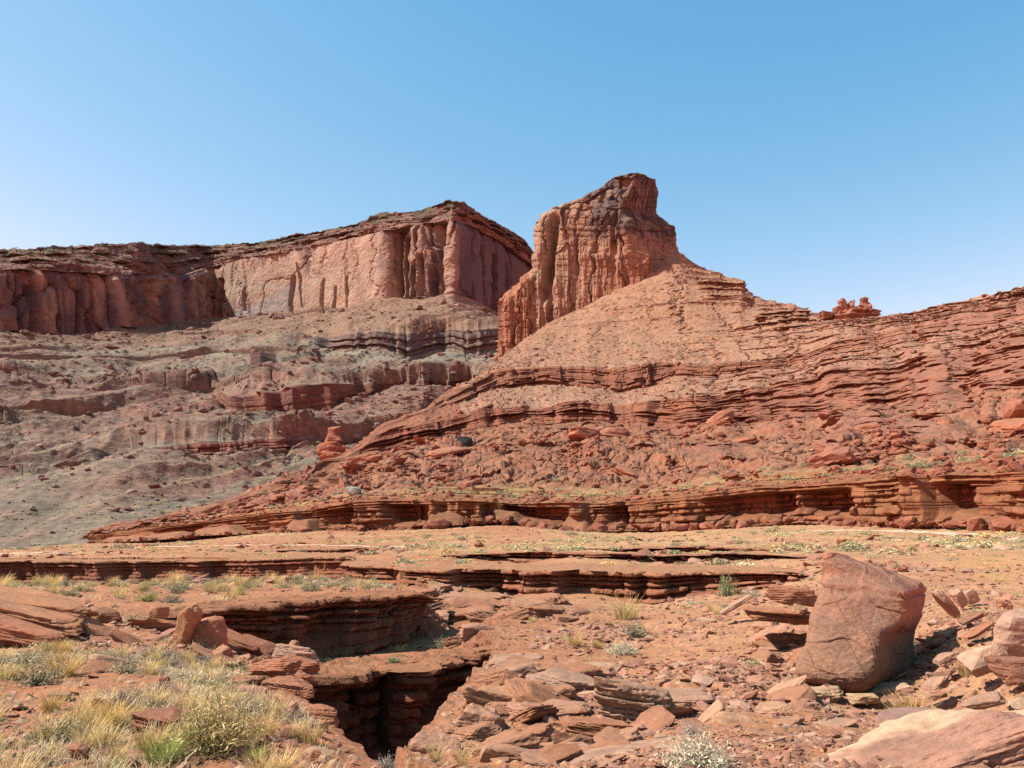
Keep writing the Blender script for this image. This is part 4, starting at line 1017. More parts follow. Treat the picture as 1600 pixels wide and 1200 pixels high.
# a few rocks that stand out on the red slope
def place_rock(name, x0, x1, y0, y1, label, cat="rock", D=None, seed=1, deep=.8, yaw=0.0, roll=0.0, pitch=0.0, tone=(.34, .13, .075), sub=4, sink=.12, layered=.05, planes=12, p=24, rough=.06, cap=None, capax=2, mat=None, group=None, box=.35, drop=0.0):
    """one rock that covers x0..x1, y0..y1 of the photograph, standing on the ground below it"""
    cx = (x0 + x1) / 2
    if D is None:
        D = seat(cx, y1)[1]
    c = W(cx, (y0 + y1) / 2, D)
    w = (x1 - x0) * D / F; h = (y1 - y0) * D / F
    cr, sr = abs(math.cos(roll)), abs(math.sin(roll))
    # half sizes before the roll so that the rolled rock fills the box
    den = max(cr * cr - sr * sr, .25)
    a = max((w * cr - h * sr) / den, w * .35); b = max((h * cr - w * sr) / den, h * .22)
    me = rock_mesh(name, seed, mat or M_ROCK, tone, sub, cap=cap, capax=capax, planes=planes, p=p, rough=rough, layered=layered, dims=(a / 2 * 1.04, max(a, b) / 2 * deep, b / 2 * (1 + sink)), box=box)
    o = bpy.data.objects.new(name, me)
    o.rotation_euler = (pitch, roll, yaw)
    o.location = (float(c[0]), float(c[1]) + max(a, b) * deep * .25, float(c[2]) - h * sink * .5 - drop)
    link(o); tag(o, label, cat, group)
    return o

def hero_far():
    blk = (.035, .03, .03)
    Dh = lambda px, py: float(HILL.D_at(px, py)[0])
    R_ = dict(cat="boulder", mat=M_ROCKFAR, sub=4, layered=.0, p=20)
    place_rock("boulder", 713, 739, 681, 704, "larger black boulder of the dark pair high on the red rubble slope", D=Dh(726, 702), seed=811, tone=blk, **R_)
    place_rock("boulder", 698, 714, 690, 704, "smaller black boulder close beside a bigger black one on the rubble slope", D=Dh(706, 703), seed=812, tone=blk, **R_)
    place_rock("boulder", 604, 622, 719, 735, "lone wedge-shaped black boulder with pale top, low on the red slope", D=Dh(613, 734), seed=813, tone=blk, cap=(.30, .25, .2), **R_)
    place_rock("boulder", 655, 672, 697, 709, "small black and cream boulder midway along the upper rubble slope", D=Dh(664, 708), seed=814, tone=(.07, .06, .05), cap=(.4, .3, .18), **R_)
    place_rock("boulder", 540, 566, 760, 776, "pale grey slab leaning on the rubble above the cliff bench", D=Dh(552, 774), seed=815, tone=(.30, .26, .22), **R_)
    # the red knob at the left shoulder of the hill
    t = bpy.data.objects.new("rock_pinnacle", None); D = Dh(522, 728) - 6
    base = W(522, 730, D); t.location = base.tolist(); link(t)
    tag(t, "stubby red rock pinnacle on the left shoulder of the ledge hill", "rock pinnacle")
    for i, (x0, x1, y0, y1) in enumerate(((502, 556, 706, 735), (498, 544, 690, 714), (505, 538, 679, 696), (512, 533, 667, 685))):
        c = W((x0 + x1) / 2, (y0 + y1) / 2, D); w = (x1 - x0) * D / F / 2 * 1.1; h = (y1 - y0) * D / F / 2 * 1.15
        me = rock_mesh("stone_block", 830 + i, M_ROCKFAR, (.31, .11, .065), 4, planes=8, p=14, rough=.05, layered=.09, dims=(w, w * .9, h))
        o = bpy.data.objects.new("stone_block", me); o.location = (c - base).tolist(); link(o, t)
    # crown of little towers on the skyline
    t = bpy.data.objects.new("rock_spires", None); D = float(np.interp(1330, HILL.px, HILL.C[-2][1])) + 2
    base = W(1330, 500, D); t.location = base.tolist(); link(t)
    tag(t, "row of small red rock spires crowning the skyline saddle", "rock spires")
    blocks = [(1282, 1300, 489, 500), (1298, 1362, 490, 506), (1300, 1322, 478, 496), (1312, 1323, 470, 486), (1314, 1321, 466, 475), (1322, 1336, 477, 494), (1325, 1334, 471, 480), (1334, 1350, 480, 495), (1344, 1361, 476, 497), (1346, 1355, 468, 480), (1345, 1356, 465, 471)]
    for i, (x0, x1, y0, y1) in enumerate(blocks):
        c = W((x0 + x1) / 2, (y0 + y1) / 2, D); w = (x1 - x0) * D / F / 2 * 1.1; h = (y1 - y0) * D / F / 2 * 1.25
        me = rock_mesh("spire", 850 + i, M_ROCKFAR, (.30, .12, .08), 4, planes=5, p=34, rough=.07, layered=.16, dims=(w * 1.1, w * 1.2, h * 1.1))
        o = bpy.data.objects.new("spire", me); o.location = (c - base).tolist(); link(o, t)
hero_far()

# ---------------------------------------------------------------- the big boulder
def build_boulder():
    lev = [(1088, 1308, 1330, 1344, 14.80), (1083, 1292, 1346, 1372, 14.56), (1075, 1266, 1357, 1400, 14.38), (1063, 1245, 1362, 1420, 14.30), (1050, 1239, 1367, 1428, 14.32), (1037, 1241, 1369, 1429, 14.40), (1018, 1249, 1371, 1429, 14.54), (1000, 1256, 1376, 1430, 14.66), (988, 1259, 1384, 1432, 14.74), (978, 1262, 1408, 1435, 14.78), (960, 1266, 1418, 1443, 14.88), (944, 1274, 1416, 1450, 14.98), (933, 1280, 1414, 1451, 15.02), (927, 1282, 1413, 1451, 15.16), (919, 1284, 1410, 1449, 15.26), (910, 1284, 1402, 1436, 15.34), (898, 1284, 1388, 1404, 15.48), (884, 1283, 1352, 1366, 15.64), (874, 1283, 1322, 1338, 15.78), (866, 1284, 1304, 1324, 15.90), (861, 1288, 1300, 1316, 16.0)]
    L = np.array(lev, float)
    NZ, NT = int(220 * Q), int(380 * Q)
    py = np.linspace(1088, 861, NZ)
    f = lambda k: box_blur(np.interp(-py, -L[:, 0], L[:, k]), 1, 0)
    a, c, b, D = f(1), f(2), f(3), f(4)
    P = np.zeros((NZ, NT, 3), f32)
    for i in range(NZ):
        w = b[i] - a[i]; run = min(1, w / 120)
        pl = np.array([(a[i], .95 * run + .1), (a[i] + .02 * w, .42 * run), (a[i] + .30 * (c[i] - a[i]), .20 * run), (c[i] - .12 * w, .0), (c[i], .03), (c[i] + .25 * (b[i] - c[i]), .5 * run), (b[i], 1.6 * run + .1), (b[i] - .03 * w, 2.0 * run + .2), (a[i] + .5 * w, 2.2 * run + .25), (a[i] + .05 * w, 1.7 * run + .2)])
        m_ = pl * [D[i] / F, 1]
        e = np.linalg.norm(np.diff(np.vstack([m_, m_[:1]]), axis=0), axis=1); cum = np.concatenate([[0], np.cumsum(e)])
        vis = cum[6]; nv = int(NT * .8)
        u = np.concatenate([np.linspace(0, vis, nv, endpoint=False), np.linspace(vis, cum[-1], NT - nv, endpoint=False)])
        pc = np.vstack([pl, pl[:1]])
        P[i] = W(np.interp(u, cum, pc[:, 0]), py[i], D[i] + np.interp(u, cum, pc[:, 1]))
    k = int(7 * Q)
    ext = np.concatenate([P[:, -30:], P, P[:, :30]], 1); P = box_blur(box_blur(ext, k, 1), k, 1)[:, 30:-30]
    P = box_blur(box_blur(P, 4, 0), 4, 0)
    gx = np.gradient(np.concatenate([P[:, -3:], P, P[:, :3]], 1), axis=1)[:, 3:-3]; gy = np.gradient(P, axis=0)
    N = np.cross(gx, gy); N /= np.linalg.norm(N, axis=-1, keepdims=True) + 1e-9
    X, Y, Z = P[..., 0], P[..., 1], P[..., 2]
    d = .055 * fbm(X / .7, Y / .7, Z / .45, 5, .5, 601) + .012 * fbm(X / .09, Y / .09, Z / .06, 3, .6, 602)
    f1, f2, ra, rb = worley(X / .75 + .3 * perlin(X, Z, 0, 603), Z / .5 + .2 * perlin(X, Z, 1, 603), 604)
    d += .07 * (ra - .5) * sstep(.02, .1, f2 - f1)
    bed = Z + .22 * X * .3 + .05 * perlin(X * 1.3, Z * 1.3, 0, 605)
    zt = W(1340, 930, 15.0)[2] + .22 * .3 * 6.5
    d += -.07 * np.exp(-((bed - zt) / .035) ** 2) + .05 * sstep(zt + .25, zt + .05, bed) * sstep(zt - .1, zt + .02, bed)
    d += -.012 * np.exp(-(np.abs(perlin(X / .5, Z / .8, 0, 606)) / .03) ** 2)
    P = P + N * d[..., None]
    v = fbm(X / .9, Y / .9, Z / .5, 5, .6, 611)
    col = lerp(C(.31, .155, .088), C(.245, .135, .09), np.clip(.5 + 1.5 * v, 0, 1)) * (1 + .3 * fbm(X / .08, Y / .08, Z / .08, 3, .6, 612))[..., None]
    o = grid_object("boulder", P.astype(f32), col, M_ROCK, smooth=False, wrap=True)
    # close the crown and the foot
    bm = bmesh.new(); bm.from_mesh(o.data); bm.verts.ensure_lookup_table()
    for row in (0, NZ - 1):
        try: bm.faces.new([bm.verts[row * NT + j] for j in range(NT)])
        except ValueError: pass
    bm.normal_update(); bm.to_mesh(o.data); bm.free()
    tag(o, "huge rounded red boulder perched on small slabs at the right", "boulder")
build_boulder()

def near_rocks():
    R_, O_ = (.33, .122, .068), (.36, .15, .08)
    G_ = (.34, .17, .115); PU = (.26, .13, .105)
    r = place_rock
    d = math.radians
    # left outcrop of dipping slabs
    r("rock_slab", -90, 138, 903, 968, "uppermost long rounded slab of the outcrop at the left edge", "rock slab", D=13.4, seed=901, deep=.5, roll=d(9), tone=O_, layered=.07, sub=5, drop=.1)
    r("rock_slab", -90, 126, 927, 1000, "thick middle slab with a shaded face in the left edge outcrop", "rock slab", D=12.8, seed=902, deep=.5, roll=d(11), tone=O_, layered=.08, sub=5)
    r("rock_slab", -80, 84, 952, 1022, "lowest slab of the left edge outcrop, behind grey twigs", "rock slab", D=12.1, seed=903, deep=.5, roll=d(12), tone=R_, layered=.09, sub=5)
    r("rock_slab", 100, 176, 954, 1012, "smooth orange slab leaning right, its sunlit top cracked lengthwise", "rock slab", D=13.4, seed=904, deep=.7, roll=d(34), tone=O_, layered=.03, p=20)
    r("rock_slab", 165, 256, 982, 1044, "dark faced slab leaning right between the leaning orange slab and the pit", "rock slab", D=12.8, seed=905, deep=.45, roll=d(32), tone=R_, layered=.04)
    r("rock", 140, 186, 953, 978, "small dark rock behind the leaning orange slab", D=15, seed=906, tone=(.22, .085, .05))
    r("rock", 229, 259, 945, 968, "small bright red block on the edge of the grassy flat", D=16, seed=907, tone=O_)
    r("rock_slab", 205, 282, 966, 992, "flat red slab roofing a dark hollow", "rock slab", D=14.8, seed=908, tone=R_, deep=.7, layered=.08)
    r("rock_slab", 262, 312, 944, 1018, "tall slab standing on edge beside the dark hollow", "rock slab", D=13.0, seed=909, tone=O_, deep=.5, roll=d(16), p=20)
    r("rock", 296, 352, 966, 1032, "rough red block right of the upright slab", D=13.2, seed=910, tone=R_, layered=.06)
    r("rock", 312, 402, 972, 1018, "long sloping red rock under a pale cushion shrub", D=14.2, seed=911, tone=R_, roll=d(24), deep=.6)
    r("rock_slab", 286, 342, 1006, 1044, "sunlit orange slab with a flat sloping top at the gully mouth", "rock slab", D=11.8, seed=912, tone=O_, roll=d(26), p=22, layered=.0)
    r("rock", 322, 388, 1020, 1062, "dark crumbly rock at the lower end of the leaning slabs", D=11.4, seed=913, tone=(.27, .10, .058), roll=d(20), layered=.08, rough=.08)
    r("rock", 368, 432, 988, 1030, "dusty red hump where the slope meets the shaded wall", D=14.5, seed=914, tone=R_, roll=d(22))
    # thin flags along the rim of the near mound
    for i, (x0, x1, y0, y1, lab) in enumerate(((424, 496, 1006, 1036, "pale thin flagstone topmost on the rim above the slot"), (434, 494, 1026, 1060, "layered flag just below the pale topmost flagstone"), (428, 488, 1046, 1082, "dark split flag on the rim above the slot's shadow"), (392, 462, 1030, 1056, "reddish flag set back from the rim flags"), (412, 492, 1060, 1098, "broad ledge stone jutting from the rim over the slot"), (390, 482, 1084, 1126, "lowest layered ledge stone on the rim above the slot"), (455, 525, 1106, 1148, "rough rim stone with dry stems in front"))):
        r("flagstone", x0, x1, y0, y1, lab, "flagstone", seed=920 + i, D=10.6 - i * .32, tone=R_ if i else (.42, .22, .15), deep=.8, layered=.13, roll=d(7 - 3 * (i % 4)), p=34, rough=.08, planes=14, sub=5, box=.6)
    r("rock", 204, 292, 1108, 1146, "flat dark layered rock among the straw grass in the left foreground", seed=930, tone=(.27, .10, .06), deep=.6, layered=.14, roll=d(8))
    r("rock", 103, 137, 1164, 1188, "small pitted red rock near the bottom left corner", seed=931, tone=R_, rough=.09)
    r("rock", 68, 106, 1080, 1100, "flat grey-red stone left of a round straw tuft", seed=932, tone=PU, layered=.1, deep=.7)
    r("rock", 140, 176, 1088, 1116, "tilted brown stone right of a round straw tuft", seed=933, tone=R_, roll=d(22))
    r("rock", 243, 264, 1058, 1078, "fist-sized dark stone on bare red soil", seed=934, tone=(.25, .09, .055))
    r("rock", 190, 214, 1186, 1212, "dark stone cut by the bottom edge near the big bush", seed=935, tone=(.25, .09, .055))
    r("rock", 484, 500, 1172, 1186, "small red stone on the bare slope right of the big bush", seed=936, tone=R_)
    # right bank of the slot
    r("rock_slab", 748, 862, 1022, 1062, "overhanging slab at the head of the slot's right bank", "rock slab", D=18.4, seed=941, tone=G_, deep=.8, layered=.13, roll=d(-6), sub=5)
    r("rock", 762, 792, 1046, 1082, "knobbly stone stack under the overhanging slab", D=16.5, seed=942, tone=R_, layered=.14)
    r("rock_slab", 828, 946, 1050, 1100, "long slab with undercut lip above the jumbled blocks", "rock slab", D=15.2, seed=943, tone=G_, deep=.8, layered=.12, roll=d(8), sub=5)
    r("rock", 774, 850, 1068, 1106, "rounded rubbly block under the undercut slabs", D=14.4, seed=944, tone=R_, layered=.08)
    r("rock", 838, 908, 1086, 1128, "tilted block with pale corner left of the cave rock", D=13.2, seed=945, tone=R_, layered=.06, roll=d(14))
    r("rock_slab", 922, 1046, 1078, 1150, "broad bedrock block with a black cave under its right end", "rock slab", D=12.0, seed=946, tone=G_, deep=.8, layered=.10, roll=d(6), sub=5, drop=-.18)
    r("rock_slab", 876, 992, 1122, 1160, "thin shelf stone under the broad cave block", "rock slab", D=11.0, seed=947, tone=R_, deep=.7, layered=.12, roll=d(6), sub=5)
    r("rock", 742, 836, 1086, 1140, "gravelly red hump on the slot's right bank", D=13.2, seed=948, tone=(.36, .155, .095), layered=.05, sub=5)
    r("rock", 708, 786, 1106, 1176, "large pitted rock sloping down into the slot", D=11.8, seed=949, tone=(.37, .165, .105), rough=.07, sub=5)
    r("rock", 640, 720, 1150, 1218, "smooth pale-red rock foot at the mouth of the slot", D=10.4, seed=950, tone=(.40, .18, .12), rough=.06, sub=5)
    r("rock_slab", 776, 852, 1150, 1176, "flat ledge stone with a dark gap below, above dry stems", "rock slab", D=10.8, seed=951, tone=G_, deep=.7, layered=.12)
    r("rock", 742, 806, 1168, 1216, "angular block at the bottom edge beside dry yellow stems", D=9.6, seed=952, tone=(.38, .17, .11))
    r("rock_slab", 836, 1090, 1152, 1226, "long low slab rising to the right along the bottom edge", "rock slab", D=9.0, seed=953, tone=G_, deep=.4, layered=.06, roll=d(-12), sub=5)
    r("rock", 864, 884, 1188, 1212, "small wedge stone on the left end of the bottom slab", D=8.8, seed=954, tone=G_, roll=d(-40))
    r("rock", 1010, 1118, 1084, 1116, "sandy bedrock step right of the cave block", D=13.0, seed=955, tone=G_, layered=.06, deep=.5, sub=5)
    # around the boulder
    r("rock_slab", 1070, 1136, 1096, 1152, "smooth sunlit slab tilted up to the right near the pale twiggy bush", "rock slab", D=11.2, seed=961, tone=(.42, .20, .125), roll=d(-38), deep=.5, p=24, layered=0)
    r("rock", 1112, 1186, 1112, 1164, "flat-topped block casting a black shadow below the boulder's left", D=10.9, seed=962, tone=(.42, .20, .125), p=22, layered=.04, roll=d(4))
    r("rock_slab", 1188, 1264, 1056, 1098, "light slab leaning under the big boulder's left end", "rock slab", D=13.6, seed=963, tone=(.40, .19, .12), roll=d(-26), p=22, deep=.6)
    r("rock_slab", 1186, 1250, 1094, 1134, "angular light slab lying in front of the leaning slab", "rock slab", D=12.2, seed=964, tone=(.42, .20, .125), roll=d(-8), p=22)
    r("rock_slab", 1242, 1290, 1098, 1122, "small pale slab in the boulder's front shadow", "rock slab", D=12.6, seed=965, tone=(.40, .19, .12), p=22)
    r("rock", 1264, 1322, 1076, 1100, "layered tan stone wedged under the big boulder", D=14.0, seed=966, tone=(.42, .23, .14), layered=.12)
    r("rock", 1328, 1374, 1082, 1102, "tan stone propping the big boulder beside a straw tuft", D=13.8, seed=967, tone=(.42, .23, .14), layered=.08)
    r("rock_slab", 1244, 1352, 1124, 1166, "ribbed slab sloping up right below the big boulder", "rock slab", D=10.6, seed=968, tone=G_, roll=d(-10), layered=.12, deep=.5, sub=5)
    r("bedrock_slab", 1290, 1780, 1078, 1310, "massive bedrock slab with a cream crest in the bottom right corner", "bedrock slab", D=6.9, seed=969, tone=(.33, .15, .105), cap=(.58, .38, .23), roll=d(-14), layered=.05, deep=.42, sub=7, rough=.085, p=12, capax=1)
    r("rock", 1378, 1486, 1106, 1166, "purple-brown hump behind the cream-crested bedrock", D=8.6, seed=970, tone=PU, roll=d(-12), p=12)
    r("rock_slab", 1506, 1584, 1002, 1058, "broad pale slab with a flat face on the right slope", "rock slab", seed=971, tone=(.44, .235, .16), roll=d(-18), p=24, layered=0, deep=.7)
    r("rock", 1568, 1650, 958, 1024, "grey-red block cut by the right edge of the picture", seed=972, tone=(.38, .20, .145), p=18)
    r("rock", 1562, 1640, 1026, 1066, "dark broken rock under the block at the right edge", seed=973, tone=(.25, .10, .065), rough=.08)
    r("rock_slab", 1456, 1500, 1016, 1046, "upper of two stood-up slabs right of the boulder's shadow", "rock slab", seed=974, tone=G_, p=22, roll=d(-24))
    r("rock_slab", 1444, 1490, 1052, 1084, "lower of two stood-up slabs right of the boulder's shadow", "rock slab", seed=975, tone=G_, roll=d(-28), p=22)
    for i, (x0, x1, y0, y1, rl, lab) in enumerate(((1464, 1500, 918, 966, -40, "left fin of the pale fin stones behind the boulder"), (1486, 1518, 916, 950, -36, "middle fin of the pale fin stones behind the boulder"), (1504, 1534, 918, 946, -20, "right and shortest fin of the pale fin stones"))):
        r("stone_fin", x0, x1, y0, y1, lab, "stone fin", seed=980 + i, tone=(.42, .21, .14), roll=d(rl), p=22, deep=.5)
    r("rock", 1498, 1544, 952, 978, "dark leaning stone just below the pale fin stones", seed=985, tone=(.27, .11, .07), roll=d(-24), deep=.5)
    r("rock", 1512, 1556, 972, 996, "sharp thin stone second below the pale fin stones", seed=986, tone=R_, roll=d(-30), deep=.5)
    r("rock", 1560, 1586, 938, 962, "small square stone near the right edge above the grey-red block", seed=987, tone=R_)
    r("rock", 1508, 1576, 1082, 1112, "half-buried slab on orange sand at the right", seed=988, tone=G_, roll=d(-12), deep=.5)
    # ledge left of the boulder
    r("rock_slab", 1150, 1300, 946, 978, "jutting layered ledge over a black hollow left of the boulder", "rock slab", D=19.2, seed=991, tone=(.34, .13, .072), deep=.8, layered=.08, sub=5, roll=d(4), p=24, planes=12)
    r("rock", 1180, 1300, 984, 1030, "crumbling lower ledge under the black hollow", D=19.9, seed=992, tone=(.34, .13, .075), deep=.5, layered=.10, roll=d(4), sub=5, p=24, planes=12)
    r("rock_slab", 1198, 1290, 914, 946, "upper layered ledge behind the boulder's left side", "rock slab", D=23, seed=993, tone=(.34, .13, .072), deep=.6, layered=.09, roll=d(3), p=24, planes=12, sub=5)
    r("rock_slab", 1125, 1178, 928, 960, "thin smooth slab tilted up on the gravel slope", "rock slab", D=25, seed=994, tone=G_, roll=d(-30), deep=.4, layered=0)
    r("rock", 1240, 1262, 944, 962, "pale stone lying on the jutting ledge", D=19.0, seed=995, tone=(.36, .19, .12))
near_rocks()

def bank_blocks():
    """broken blocks that make up the jumbled right bank of the slot and the rims"""
    rng = np.random.default_rng(505)
    protos = [rock_mesh("broken_block", 7800 + i, M_ROCK, tone=((.35, .145, .085), (.32, .125, .07), (.38, .17, .11))[i % 3], sub=4, planes=8, p=26, rough=.06, layered=.10) for i in range(9)]
    def go(pts, n, s0, s1, label, group, spread):
        pts = np.array(pts, float)
        for _ in range(n):
            k = rng.integers(len(pts) - 1); u = rng.random()
            px, D = pts[k] * (1 - u) + pts[k + 1] * u
            px += rng.normal() * spread; D = D * (1 + rng.normal() * .05)
            p = on_ground(px, D); s = s0 * (s1 / s0) ** rng.random() * D / 12
            o = bpy.data.objects.new("broken_block", protos[rng.integers(9)])
            o.scale = (s * rng.uniform(.9, 1.8), s * rng.uniform(.7, 1.2), s * rng.uniform(.3, .7))
            o.rotation_euler = (rng.normal() * .15, rng.normal() * .22, rng.uniform(-.8, .8))
            o.location = (p.x, p.y, p.z + o.scale[2] * .3); link(o); tag(o, label, "rock", group)
    go([(730, 11.6), (770, 12.6), (800, 13.5), (840, 13.2), (900, 12.2), (960, 11.0), (900, 10.0), (830, 10.2), (770, 10.4)], 64, .10, .42, "broken red block in the jumble along the right bank of the slot", "broken blocks of the right bank", 22)
    go([(790, 14.5), (800, 16.5), (815, 18.5), (870, 17), (930, 15)], 26, .12, .36, "broken red block under the overhanging slabs at the head of the slot", "broken blocks at the slot head", 14)
    go([(520, 7.2), (470, 8.4), (420, 9.8), (405, 10.8), (380, 12.0)], 34, .05, .20, "small broken stone on the near rim of the slot", "broken stones on the near rim", 14)
    go([(470, 20.5), (560, 21.5), (650, 22.5), (740, 25)], 34, .05, .22, "broken stone on the lit shelf between the spur wall and the slot", "stones on the lit shelf", 20)
    go([(650, 37), (720, 35), (800, 33), (880, 33)], 22, .12, .34, "broken block at the foot of the rock face behind the grassy spur's corner", "blocks under the far rock face", 14)
    go([(1160, 19), (1230, 18), (1180, 21), (1250, 22)], 20, .08, .26, "broken stone around the jutting ledge left of the big boulder", "broken stones by the jutting ledge", 16)
    go([(1200, 12.6), (1270, 13.0), (1340, 13.2), (1440, 12.6), (1250, 11.4)], 14, .05, .22, "small slab fragment lying around the foot of the big boulder", "fragments around the big boulder", 22)
bank_blocks()

def gravel():
    rng = np.random.default_rng(77)
    P = GROUND_P
    X, Y, Z = P[..., 0], P[..., 1], P[..., 2]
    px = X / Y * F * .985 + 800
    inv = (px > -60) & (px < 1660)
    sh = sdist(X[::1], Y[::1], P_DEEP) < -.1
    dens = sstep(-.25, .3, perlin(X / 2.5, Y / 2.5, 0, 701)) + .2
    right = sstep(-1.5, 1.5, X)
    stone_tone = lambda: (np.array([.35, .165, .105]) if rng.random() > .25 else np.array([.42, .245, .165])) * rng.uniform(.65, 1.2)
    def lay(n, y0, y1, smin, a, smax, wgt, name, seed, sub, flat=(.18, .5)):
        mk = inv & sh & (Y > y0) & (Y < y1)
        ix = pick(P, mk, n, rng, wgt)
        sz = np.minimum(smin * (1 + rng.pareto(a, n)), smax)
        pt = P[ix[:, 0], ix[:, 1]].copy(); pt[:, 2] += sz * .12
        scatter_merged(name, pt, sz, [stone_tone() for _ in range(n)], M_ROCK, sub, flat, seed=seed, tilt=.6, yaw=None)
    lay(15000, 5.2, 16, .011, 2.0, .06, dens * (.35 + .65 * right), "gravel", 71, 1)
    lay(9000, 12, 45, .03, 2.1, .15, dens * (.25 + .75 * right), "gravel", 72, 1)
    lay(2600, 40, 240, .14, 2.2, .6, dens * .2 + sstep(.1, .4, perlin(X / 12, Y / 20, 0, 702)), "gravel", 73, 1, (.2, .5))
    # loose flat stones one can pick out
    protos = [rock_mesh("flat_stone", 7500 + i, M_ROCK, tone=((.37, .165, .10), (.34, .135, .08), (.44, .24, .155))[i % 3], sub=3, planes=7, p=22, rough=.04, layered=.04) for i in range(9)]
    mk = inv & sh & (Y > 7) & (Y < 34) & (px > 700)
    ix = pick(P, mk, 170, rng, dens * (Y > 8))
    for a, b in ix:
        p = P[a, b]; s = min(.07 * (1 + rng.pareto(2.2)), .42) * (.7 + p[1] / 40)
        o = bpy.data.objects.new("flat_stone", protos[rng.integers(9)])
        o.scale = (s * rng.uniform(.9, 1.7), s * rng.uniform(.7, 1.1), s * rng.uniform(.16, .38))
        o.rotation_euler = (rng.normal() * .12, -.18 + rng.normal() * .16, rng.normal() * .7)
        o.location = (float(p[0]), float(p[1]), float(p[2]) + o.scale[2] * .3)
        link(o); tag(o, "loose flat reddish stone on the gravel slope right of the slot", "stone", "loose flat stones on the gravel slope")
    mk = inv & sh & (Y > 5.6) & (Y < 16) & (px < 560)
    ix = pick(P, mk, 60, rng, dens)
    for a, b in ix:
        p = P[a, b]; s = min(.045 * (1 + rng.pareto(2.2)), .2)
        o = bpy.data.objects.new("flat_stone", protos[rng.integers(9)])
        o.scale = (s * rng.uniform(.9, 1.7), s * rng.uniform(.7, 1.1), s * rng.uniform(.2, .5))
        o.rotation_euler = (rng.normal() * .12, .1 + rng.normal() * .16, rng.normal() * .7)
        o.location = (float(p[0]), float(p[1]), float(p[2]) + o.scale[2] * .3)
        link(o); tag(o, "small red stone on the soil of the grassy near mound", "stone", "small stones on the near mound")
gravel()
# ---------------------------------------------------------------- dry desert plants
def plant_material(name, rough=.8, trans=.25):
    m = bpy.data.materials.new(name); m.use_nodes = True
    nt = m.node_tree; N = nt.nodes; K = nt.links
    b = N['Principled BSDF']; b.inputs['Roughness'].default_value = rough; b.inputs['Specular IOR Level'].default_value = .15
    at = N.new('ShaderNodeAttribute'); at.attribute_name = 'tone'
    oi = N.new('ShaderNodeObjectInfo')
    mr = N.new('ShaderNodeMapRange'); mr.inputs['To Min'].default_value = .78; mr.inputs['To Max'].default_value = 1.22
    K.new(oi.outputs['Random'], mr.inputs['Value'])
    nz = N.new('ShaderNodeTexNoise'); nz.inputs['Scale'].default_value = 9
    tc = N.new('ShaderNodeTexCoord'); K.new(tc.outputs['Object'], nz.inputs['Vector'])
    m2 = N.new('ShaderNodeMapRange'); m2.inputs['To Min'].default_value = .68; m2.inputs['To Max'].default_value = 1.25
    K.new(nz.outputs['Fac'], m2.inputs['Value'])
    a = N.new('ShaderNodeVectorMath'); a.operation = 'MULTIPLY'; K.new(at.outputs['Color'], a.inputs[0]); K.new(mr.outputs[0], a.inputs[1])
    a2 = N.new('ShaderNodeVectorMath'); a2.operation = 'MULTIPLY'; K.new(a.outputs[0], a2.inputs[0]); K.new(m2.outputs[0], a2.inputs[1])
    K.new(a2.outputs[0], b.inputs['Base Color'])
    tr = N.new('ShaderNodeBsdfTranslucent'); K.new(a2.outputs[0], tr.inputs['Color'])
    mx = N.new('ShaderNodeMixShader'); mx.inputs[0].default_value = trans
    K.new(b.outputs[0], mx.inputs[1]); K.new(tr.outputs[0], mx.inputs[2])
    K.new(mx.outputs[0], N['Material Output'].inputs['Surface'])
    return m
M_STRAW = plant_material("dry_grass"); M_LEAF = plant_material("shrub_leaf"); M_TWIG = plant_material("shrub_twig", trans=0.0)

def blades(r, n, base_r, length, lean, width, tones, bend=.35, seg=3, up=.15):
    """n tapering curved blades; returns verts, quads, colours"""
    k = seg + 1
    az = r.uniform(0, 6.283, n); rad = base_r * np.sqrt(r.uniform(0, 1, n))
    root = np.stack([rad * np.cos(az), rad * np.sin(az), np.full(n, -.01)], 1)
    az2 = az + r.normal(size=n) * .7
    le = np.abs(r.normal(size=n)) * lean + up * rad / max(base_r, 1e-3)
    L = length * r.uniform(.45, 1.0, n)
    hd = np.stack([np.cos(az2), np.sin(az2)], 1); sd = np.stack([-np.sin(az2 + r.normal(size=n)), np.cos(az2)], 1)
    sd /= np.linalg.norm(sd, axis=1)[:, None]
    V = np.zeros((n, k, 2, 3)); pos = root.copy(); ang = le.copy()
    for i in range(k):
        w = width * (1 - .85 * i / seg)
        V[:, i, 0, :2] = pos[:, :2] - sd * w / 2; V[:, i, 1, :2] = pos[:, :2] + sd * w / 2
        V[:, i, :, 2] = pos[:, 2:3]
        st = L / seg
        pos = pos + np.concatenate([hd * (np.sin(ang) * st)[:, None], (np.cos(ang) * st)[:, None]], 1)
        ang = ang + bend * r.uniform(.3, 1.2, n) / seg * 2
    q = []
    o = (np.arange(n) * k * 2)[:, None]
    for i in range(seg):
        q.append(np.concatenate([o + 2 * i, o + 2 * i + 1, o + 2 * i + 3, o + 2 * i + 2], 1))
    tones = np.array(tones, f32); c = tones[r.integers(len(tones), size=n)] * r.uniform(.7, 1.25, (n, 1))
    return V.reshape(-1, 3), np.concatenate(q), np.repeat(c, k * 2, 0)

